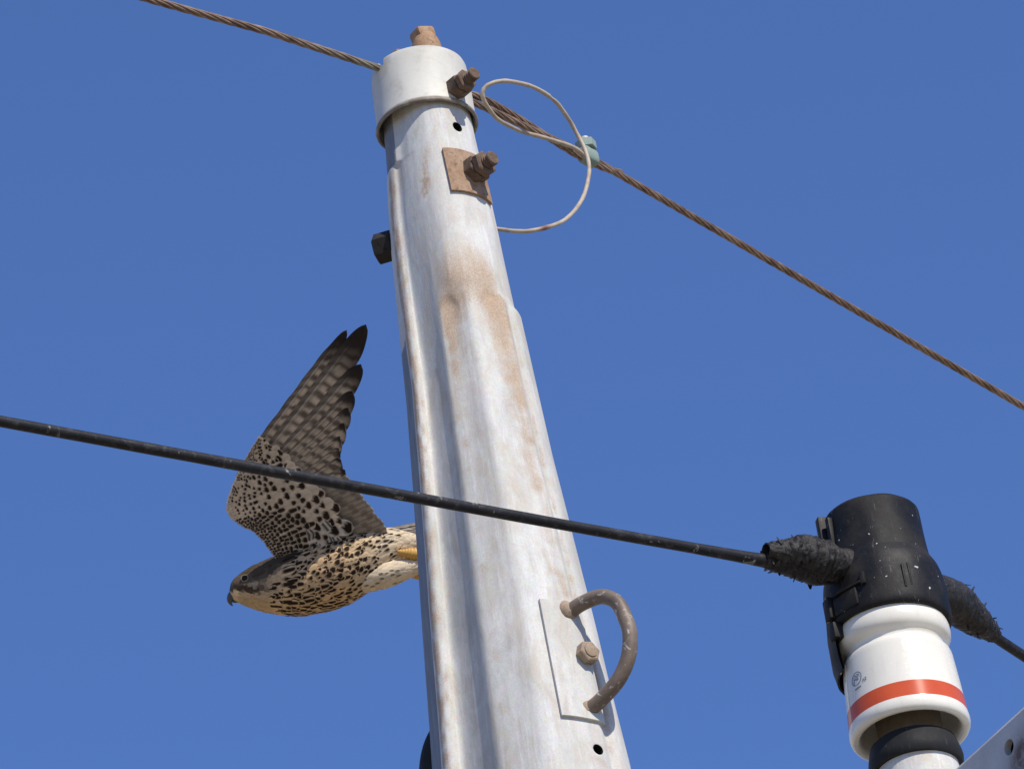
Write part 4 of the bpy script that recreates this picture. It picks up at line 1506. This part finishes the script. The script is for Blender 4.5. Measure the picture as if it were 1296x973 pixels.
def np_mesh(name, V, F, C, mat, parent, sharp=0):
    W = bw_np(np.asarray(V))
    ob = mesh_obj(name, W, F, mat, parent, sharp=sharp)
    cattr(ob, np.asarray(C))
    return ob

# ---- contour feathers: small overlapping scales, each with its own mark
class Plumes:
    def __init__(s):
        s.V, s.F, s.C = [], [], []
    def feather(s, surf, n_l, n_w, colour):
        """surf(a, b, lift): a along 0..1, b across -1..1; colour(a, b) -> rgb"""
        o = len(s.V)
        for i in range(n_l + 1):
            a = i / n_l
            w = (min(1, .35 + a * 1.9)) * (math.sqrt(max(0.0, 1 - (max(0, a - .52) / .48) ** 2.2)) if a > .52 else 1)
            for j in range(n_w + 1):
                b = (j / n_w * 2 - 1)
                s.V.append(surf(a, b * w, a))
                s.C.append(colour(a, b * w))
        for i in range(n_l):
            for j in range(n_w):
                p = o + i * (n_w + 1) + j
                s.F.append((p, p + 1, p + n_w + 2, p + n_w + 1))
def spot(a, b, kind, col, dark, jit):
    """the mark on one feather"""
    if kind == 'none':
        return col
    if kind == 'drop':          # drop shaped spot on the free end
        cx, lw, ww = .74 + jit * .05, .20, .46
        d = ((a - cx) / lw) ** 2 + (b / (ww * (1.25 - .55 * max(0, (cx - a) / lw)))) ** 2
        m = 1 - sstep(.75, 1.25, d)
    elif kind == 'big':
        d = ((a - .72) / .25) ** 2 + (b / (.72 * (1.2 - .5 * max(0, (.72 - a) / .25)))) ** 2
        m = 1 - sstep(.7, 1.2, d)
    elif kind == 'small':
        d = ((a - .78) / .11) ** 2 + (b / .26) ** 2
        m = 1 - sstep(.6, 1.3, d)
    elif kind == 'streak':
        d = (b / (.58 * (1 - .25 * a))) ** 2
        m = (1 - sstep(.5, 1.3, d)) * sstep(.15, .4, a) * (1 - sstep(.90, .99, a))
    elif kind == 'bar':
        m = sstep(.48, .54, a) * (1 - sstep(.66, .72, a)) + sstep(.83, .87, a) * (1 - sstep(.95, .99, a))
        m *= 1 - .0 * b
    else:
        m = 0
    # shaft line
    return col * (1 - m) + dark * m
def build_plumage():
    PL = Plumes()
    rnd = random.Random(5)
    # body, rows from the tail forwards so that the front ones lie on top
    x = 548.0
    row = 0
    while x > 297:
        head = x < 345
        Lf = 9 if x < 320 else (12 if head else (17 if x < 470 else 20))
        step = 3.0 if x < 320 else (4.2 if head else 5.8)
        t_, b_ = np.interp(x, GT, YT), np.interp(x, GB, YB)
        circ = math.pi * (b_ - t_) * .95
        wf = 3.0 if x < 320 else (4.0 if head else 5.0)
        cnt = max(8, int(circ / (wf * 1.32)))
        for q in range(cnt):
            phi = 2 * math.pi * (q + .5 * (row % 2) + rnd.uniform(-.32, .32)) / cnt
            if math.cos(phi) < -.35:
                continue
            xx = x + rnd.uniform(-2.6, 2.6) * (.5 if head else 1)
            base = body_pt(xx + Lf * .7, phi)
            v = (base[1] - t_) / max(1, b_ - t_)
            # eye and beak stay free
            if (xx + Lf > 300 and xx < 317 and abs(base[1] - 731.5) < 8 and base[2] > 0) or xx + Lf < 298:
                if abs(base[1] - 731.5) < 7: continue
            j = rnd.uniform(-1, 1)
            col = body_colour(base[0], base[1], base[2]) * (1 + .10 * j)
            kind = 'none'
            if x > 326 and v > .02 and (x > 348 or v > .44):
                r_ = rnd.random()
                if x > 488: kind = 'none' if r_ > .06 else 'small'
                elif x > 455: kind = 'drop' if (r_ < .36 and v < .8) else ('small' if r_ < .55 else 'none')
                elif v < .55 and x > 372: kind = ('big' if x > 400 else 'drop') if r_ < .70 else ('small' if r_ < .85 else 'none')
                elif x > 425: kind = 'drop' if r_ < .62 else ('small' if r_ < .85 else 'none')
                else: kind = ('streak' if r_ < .84 else ('drop' if r_ < .92 else 'none')) if rnd.random() < sstep(322, 352, x - 14 * (v - .5)) else 'none'
            dark = DARK * (1 + .5 * rnd.random())
            Lq = Lf * rnd.uniform(.88, 1.2)
            if kind == 'streak': Lq *= 1.35
            dphi = wf / max(6.0, (b_ - t_) / 2 * .95)
            lift0 = .15
            up = (2.0 if not head else .9) * rnd.uniform(.6, 1.4)
            tw = rnd.uniform(-.05, .05)
            def surf(a, b, s_, xx=xx, phi=phi, Lq=Lq, dphi=dphi, up=up, tw=tw):
                xa = min(559.0, xx + a * Lq)
                return body_pt(xa, phi + b * dphi + tw * a, lift0 - .35 + up * a - .55 * b * b * (a > .2))
            tint = np.array([1.0, .97, .93]) if j > 0 else np.array([1, 1, 1])
            def colour(a, b, col=col, kind=kind, dark=dark, j=j, tint=tint):
                c = col * (1 - .14 * (abs(b) < .10)) * (.92 + .20 * max(sstep(.86, 1, a), sstep(.7, 1, abs(b)))) * tint
                return np.clip(spot(a, b, kind, c, dark, j), .005, .92)
            PL.feather(surf, 8, 6, colour)
        x -= step
        row += 1
    # thighs
    for sd in (1, -1):
        fn = thigh_pt(sd)
        s = .93
        row = 0
        while s > -.04:
            for q in range(16):
                phi = 2 * math.pi * (q + .5 * (row % 2) + rnd.uniform(-.2, .2)) / 16
                if math.cos(phi) < -.3: continue
                j = rnd.uniform(-1, 1)
                bs = fn(max(0, s), phi)
                col = np.array([.80, .67, .48]) * (1 + .10 * j)
                kind = 'small' if (s < .55 and math.sin(phi) < .2 and rnd.random() < .55) else 'none'
                dark = DARK * 1.2
                up = rnd.uniform(.8, 1.7)
                def surf(a, b, s_, s=s, phi=phi, up=up, fn=fn):
                    return fn(min(1.0, max(-.0, s + a * .22)), phi + b * .26, -.2 + up * a - .5 * b * b)
                def colour(a, b, col=col, kind=kind, dark=dark, j=j):
                    return np.clip(spot(a, b, kind, col * (1 - .1 * (abs(b) < .12)), dark, j), .005, .92)
                PL.feather(surf, 7, 5, colour)
            s -= .075
            row += 1
    # under wing coverts: rows from the covert line towards the leading edge
    W_ = Plumes()
    rows_c = [(.97, 21, 8.5, 'drop'), (.87, 20, 8.0, 'drop'), (.76, 17, 7.0, 'drop'), (.66, 16, 6.4, 'drop'), (.565, 15, 5.8, 'drop'), (.48, 13, 5.2, 'drop'), (.40, 12, 4.7, 'drop'), (.325, 10.5, 4.3, 'drop'), (.26, 9.5, 3.9, 'drop'), (.20, 8.5, 3.6, 'drop'), (.145, 7.5, 3.2, 'drop'), (.095, 6.5, 2.9, 'drop'), (.05, 5.5, 2.6, 'small'), (.012, 4.5, 2.3, 'small')]
    for ri, (c, Lf, wf, kind) in enumerate(rows_c):
        s = .985 if ri % 2 else .97
        while s > .0:
            x, y = wing_pt(s, c)
            a_, b_ = poly_at(L_PTS, s), poly_at(C_PTS, s)
            ch = np.array([b_[0] - a_[0], b_[1] - a_[1]]); cl = np.linalg.norm(ch); ch /= cl
            s2 = min(1.0, s + .04); s1 = max(0.0, s - .04)
            p2, p1 = wing_pt(s2, c), wing_pt(s1, c)
            sp = np.array([p2[0] - p1[0], p2[1] - p1[1]]); seglen = np.linalg.norm(sp) + 1e-6
            sp = sp / seglen
            # feathers point backwards and outwards
            wout = .25 + .75 * sstep(.45, .95, s)
            d = ch * (1 - .35 * wout) + sp * (.55 * wout)
            d /= np.linalg.norm(d)
            nrm2 = np.array([-d[1], d[0]])
            sc = min(1.0, .45 + cl / 115)
            if s > .72: sc *= .85
            Lq, wq = Lf * sc * rnd.uniform(.92, 1.1), wf * sc * rnd.uniform(.95, 1.08)
            j = rnd.uniform(-1, 1)
            jj = .12 * Lf; x += rnd.uniform(-jj, jj); y += rnd.uniform(-jj, jj)
            base = np.array([x, y]) - d * Lq * .55
            kd = kind
            white = False
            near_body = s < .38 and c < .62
            if s > .80 and c > .55: kd = 'drop' if rnd.random() < .6 else 'none'
            if s > .55 and c < .2: kd = 'drop' if rnd.random() < .8 else 'none'
            rq = rnd.random()
            if near_body:
                kd = 'streak' if rq < .55 else 'big'
                rq = .9
                Lq *= 1.15
            if rq < .16: kd = 'none'
            elif rq < .40 and kd == 'drop': kd = 'big'
            elif rq < .50 and kd == 'drop' and c > .3: kd = 'streak'
            if s < .20 and c > .55 and rnd.random() < .5:
                kd = rnd.choice(('bar', 'big', 'big')); Lq *= 1.2; wq *= 1.2; jx = rnd.uniform(-.5, .5); d = np.array([d[0] - jx * d[1], d[1] + jx * d[0]]); nrm2 = np.array([-d[1], d[0]])
                white = True
                x += rnd.uniform(-5, 5); y += rnd.uniform(-4, 4)
                base = np.array([x, y]) - d * Lq * .4
            col = WINGP * (1.10 + .10 * j)
            if white: col = np.array([.80, .76, .70])
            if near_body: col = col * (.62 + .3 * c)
            dark = DARK * (1.0 + .5 * rnd.random())
            up = (1.0 + .9 * c) * rnd.uniform(.8, 1.2)
            def surf(a, b, s_, base=base, d=d, nrm2=nrm2, Lq=Lq, wq=wq, up=up):
                p = base + d * (a * Lq) + nrm2 * (b * wq)
                return np.array([p[0], p[1], wing_t(p[0], p[1]) - .5 + up * a - .6 * b * b])
            def colour(a, b, col=col, kd=kd, dark=dark, j=j):
                c_ = col * (1 - .14 * (abs(b) < .10)) * (.90 + .22 * max(sstep(.86, 1, a), sstep(.7, 1, abs(b))))
                return np.clip(spot(a, b, kd, c_, dark, j), .005, .92)
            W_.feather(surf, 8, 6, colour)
            s -= (wq * 1.45) / max(8.0, seglen / (s2 - s1))
    p1 = np_mesh('body_plumage', PL.V, PL.F, PL.C, M['plumage'], FALCON)
    tag(p1, 'small cream contour feathers with dark drop marks', kind='stuff')
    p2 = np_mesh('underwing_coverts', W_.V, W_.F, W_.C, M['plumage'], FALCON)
    tag(p2, 'pale spotted covert feathers under the raised wing', kind='stuff')
    p3 = np_mesh('underwing_coverts', far_wing(np.array(W_.V)), W_.F, W_.C, M['plumage'], FALCON)
    tag(p3, 'pale spotted covert feathers under the far wing', kind='stuff')
build_plumage()

# ---- flight feathers, each a part
def flight(name, base, tip, hw, t_off, seed, bars=True, pointed=.5, dark_tip=.0, bend=0.0, lead=.34, far=False, tail=False, tfun=None, tint=1.0, pale_edge=0.0):
    nl, nw = 56, 12
    rnd = random.Random(seed)
    b0, t0 = np.array(base, float), np.array(tip, float)
    d = t0 - b0
    L = np.linalg.norm(d); d /= L
    nn = np.array([d[1], -d[0]])             # towards the leading side for the raised wing (left and up)
    if nn[0] > 0: nn = -nn
    V, C, F = [], [], []
    ph = rnd.uniform(-1.2, 1.2)
    for i in range(nl + 1):
        a = i / nl
        w = min(1, .25 + a * 3.0)
        e = max(0.0, (a - (1 - pointed)) / pointed)
        w *= (1 - e ** 2.4) ** .62 if e < 1 else 0.0
        cx = b0 + d * (a * L) + nn * (bend * math.sin(a * math.pi))
        for j in range(nw + 1):
            v = j / nw * 2 - 1               # -1 leading vane, +1 trailing vane
            off = v * hw * 2 * (lead if v < 0 else (1 - lead)) * w
            off += .35 * math.sin(a * 40 + seed) * (abs(v) > .9)
            p = cx - nn * off
            t = (wing_t(p[0], p[1]) if tfun is None else tfun(p[0], p[1])) + t_off - .9 * v * v + 1.6 * sstep(.75, 1, a) * 0 - 2.0 * (v > 0) * v
            if abs(v) < .09: t += .5
            V.append((p[0], p[1], t))
            # markings
            q = (p[0] - 300) * .60 + (640 - p[1]) * .80
            n1 = mnoise.noise(Vector((p[0] * .12 + seed, p[1] * .12, 0)))
            if bars:
                wv = math.sin(2 * math.pi * (q + 3.0 * abs(v) - 7 * v) / 15.5 + ph * .6 + 1.5 * n1)
                m = sstep(.05, .55, wv + .45 * n1)
                m0 = m
                m *= sstep(-.30, -.05, v) if a < .86 else 1
                pale = WINGP * (1.0 + .1 * n1)
                col = pale * (1 - m * .85) + WINGD * 1.6 * m * .85
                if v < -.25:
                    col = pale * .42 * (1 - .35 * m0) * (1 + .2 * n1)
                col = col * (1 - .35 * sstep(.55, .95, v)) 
            else:
                wv = math.sin(2 * math.pi * (a * L) / 20.0 + ph + n1)
                m = sstep(.0, .6, wv) * .45
                col = (WINGP * .72) * (1 - m) + WINGD * 1.8 * m
                if pale_edge: 
                    g = sstep(.955, .985, a)
                    col = col * (1 - g) + PALE * .8 * g
            if tail:
                wv = math.sin(2 * math.pi * (a * L) / 22.0 + ph)
                m = sstep(.1, .5, wv)
                col = np.array([.45, .34, .24]) * (1 - m) + WINGD * m
                g = sstep(.86, .88, a) * (1 - sstep(.955, .97, a))
                col = col * (1 - g) + DARK * g
            if abs(v) < .09: col = col * .45 + np.array([.50, .42, .32]) * .55 * (1 - .7 * a)
            if dark_tip:
                g = sstep(1 - dark_tip * 1.25, 1 - dark_tip * .30, a + .03 * n1)
                col = col * (1 - g) + np.array([.05, .040, .036]) * g
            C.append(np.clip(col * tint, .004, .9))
    for i in range(nl):
        for j in range(nw):
            p = i * (nw + 1) + j
            F.append((p, p + 1, p + nw + 2, p + nw + 1))
    # give the vane thickness
    P = np.array(V)
    n0 = len(P)
    Q = P.copy(); Q[:, 2] -= .55
    rim = [j for j in range(nw + 1)] + [i * (nw + 1) + nw for i in range(1, nl + 1)] + [nl * (nw + 1) + j for j in range(nw - 1, -1, -1)] + [i * (nw + 1) for i in range(nl - 1, 0, -1)]
    F2 = [tuple(q + n0 for q in reversed(f)) for f in F]
    F3 = [(rim[i], rim[(i + 1) % len(rim)], rim[(i + 1) % len(rim)] + n0, rim[i] + n0) for i in range(len(rim))]
    P = np.vstack([P, Q])
    if far: P = far_wing(P)
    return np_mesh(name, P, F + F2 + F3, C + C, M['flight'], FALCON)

PRIM = [  # base, tip, half width, length of dark tip, pointedness, bend
    ((302, 603), (441.5, 418.5), 11, .24, .30, 0.0), ((311, 610), (465.5, 411.5), 16.5, .30, .30, -1.5), ((314, 616), (459, 461), 13.5, .18, .20, -3),
    ((315, 621), (448, 495), 15.0, .14, .20, -4), ((315, 626), (443, 516), 15.0, .10, .20, -4), ((315, 631), (437.5, 536), 15, .07, .20, -4),
    ((315, 635), (432.5, 552), 15, .06, .20, -4), ((316, 639), (430.5, 567), 15, .05, .20, -4), ((317, 644), (433, 581), 16, .05, .18, -3), ((319, 648), (438, 594), 15, .05, .18, -3)]
for far in (False, True):
    for i, (b_, t_, hw, dt, pt, bd) in enumerate(PRIM):
        flight('primary_feather', b_, t_, hw, -2.0 - i * .45, 10 + i, True, pt, dt, bd, far=far)
    for i in range(12):
        f_ = i / 11
        b_ = (322 + 92 * f_, 650 + 44 * f_)
        t_ = (443 + 47 * f_ + .8 * math.sin(i * 2.1), 604 + 63.5 * f_ + .6 * math.sin(i * 1.7))
        flight('secondary_feather', b_, t_, 12.5, -6.6 - i * .35, 40 + i, False, .16, 0, -2, lead=.45, far=far, pale_edge=1.0)
# tail: twelve feathers closed together, behind the pole
def tail_t(px, py): return -6.0
for i in range(12):
    s_ = (i - 5.5) / 5.5
    flight('tail_feather', (522, 684 + 3 * s_), (690, 676 + 15 * s_), 10, -2.5 + 2.6 * abs(s_) - .3 * i * 0, 80 + i, False, .16, 0, 0, lead=.5, tail=True, tfun=tail_t)

# ---- beak, eyes, feet
def build_head():
    c = [bw(300, 750, 0), bw(296, 752.5, 0), bw(292.6, 755.5, 0), bw(291, 759.5, 0), bw(292, 763.5, 0), bw(294.6, 766.5, 0)]
    cc = catmull(c, 5)
    rad = np.interp(np.linspace(0, 1, len(cc)), [0, .2, .4, .6, .8, 1], [8.0, 7.4, 5.6, 3.8, 2.1, .4]) * KB
    bk = mesh_obj('beak', *tube(cc, list(rad), 20, shape=lambda a, i: 1.0), M['beak'], FALCON, sharp=0)
    low = catmull([bw(302, 758, 0), bw(297, 760, 0), bw(294.5, 761.8, 0)], 5)
    mesh_obj('lower_beak', *tube(low, list(np.linspace(5.0, 1.2, len(low)) * KB), 16), M['beak'], bk, sharp=0)
    ce = catmull([bw(301, 748, 0), bw(297.4, 749.6, 0), bw(294.8, 751.8, 0)], 4)
    mesh_obj('cere', *tube(ce, list(np.linspace(9.2, 7.3, len(ce)) * KB), 20), M['cere'], bk, sharp=0)
    for sd in (1, -1):
        # place on the surface of the head
        x, y = 310.5, 731.6
        t_, b_ = np.interp(x, GT, YT), np.interp(x, GB, YB)
        h = (b_ - t_) / 2; cy = (b_ + t_) / 2
        sn = (cy - y) / h
        tt = h * .80 * math.sqrt(max(0, 1 - sn * sn))
        p = bw(x, y, sd * (tt - 1.2))
        n = (CZ * sd * .86 + CY * .4 - CX * .3).normalized()
        v, f = lathe([(1e-6, 4.3 * KB)] + [(4.3 * KB * math.sin(a), 4.3 * KB * math.cos(a)) for a in np.linspace(.12, math.pi - .12, 14)] + [(1e-6, -4.3 * KB)], 24, p, basis(n))
        e = mesh_obj('eye', v, f, M['eye'], FALCON, sharp=0)
        rp = [p + basis(n) @ Vector((4.7 * KB * math.cos(a), 4.3 * KB * math.sin(a), 1.5 * KB)) for a in np.linspace(0, 2 * math.pi, 33)]
        mesh_obj('eye_ring', *tube(rp, .7 * KB, 8, cap=False), M['cere'], e, sharp=0)
build_head()
def build_feet():
    for (pts, r, t0) in (([(503, 697), (513, 699), (524, 700.5), (538, 702)], 6.4, 22), ([(508, 722), (522, 727), (534, 728), (544, 727)], 5.0, 6)):
        c = catmull([bw(x, y, t0) for x, y in pts], 10)
        rad = [r * KB * min(1.2, .25 + 1.1 * i / (len(c) * .62)) * (1 + .09 * math.sin(i * 1.9)) for i in range(len(c))]
        leg = mesh_obj('leg', *tube(c, rad, 16), M['leg'], FALCON, sharp=0)
        ex, ey = pts[-1]
        for q, (dy, dt, L) in enumerate(((-7, 5, 26), (0, 8, 30), (7, 4, 25), (3, -8, 17))):
            tp = [bw(ex - 2, ey, t0), bw(ex + L * .35, ey + dy, t0 + dt), bw(ex + L * .75, ey + dy * 1.2, t0 + dt * 1.1 - 1), bw(ex + L * .95, ey + dy * .9 + 4, t0 + dt * .6)]
            tc = catmull(tp, 7)
            tr = [3.2 * KB * (1 - .35 * i / len(tc)) * (1 + .10 * math.sin(i * 1.5)) for i in range(len(tc))]
            mesh_obj('toe', *tube(tc, tr, 12), M['leg'], leg, sharp=0)
            e0 = tp[-1]
            cl = catmull([e0, e0 + (bw(3, 4, 0) - bw(0, 0, 0)), e0 + (bw(3, 10, -1) - bw(0, 0, 0))], 5)
            mesh_obj('claw', *tube(cl, list(np.linspace(2.0, .3, len(cl)) * KB), 10), M['beak'], leg, sharp=0)
build_feet()

# tidy helper properties
for ob in bpy.data.objects:
    if '_org' in ob: del ob['_org']
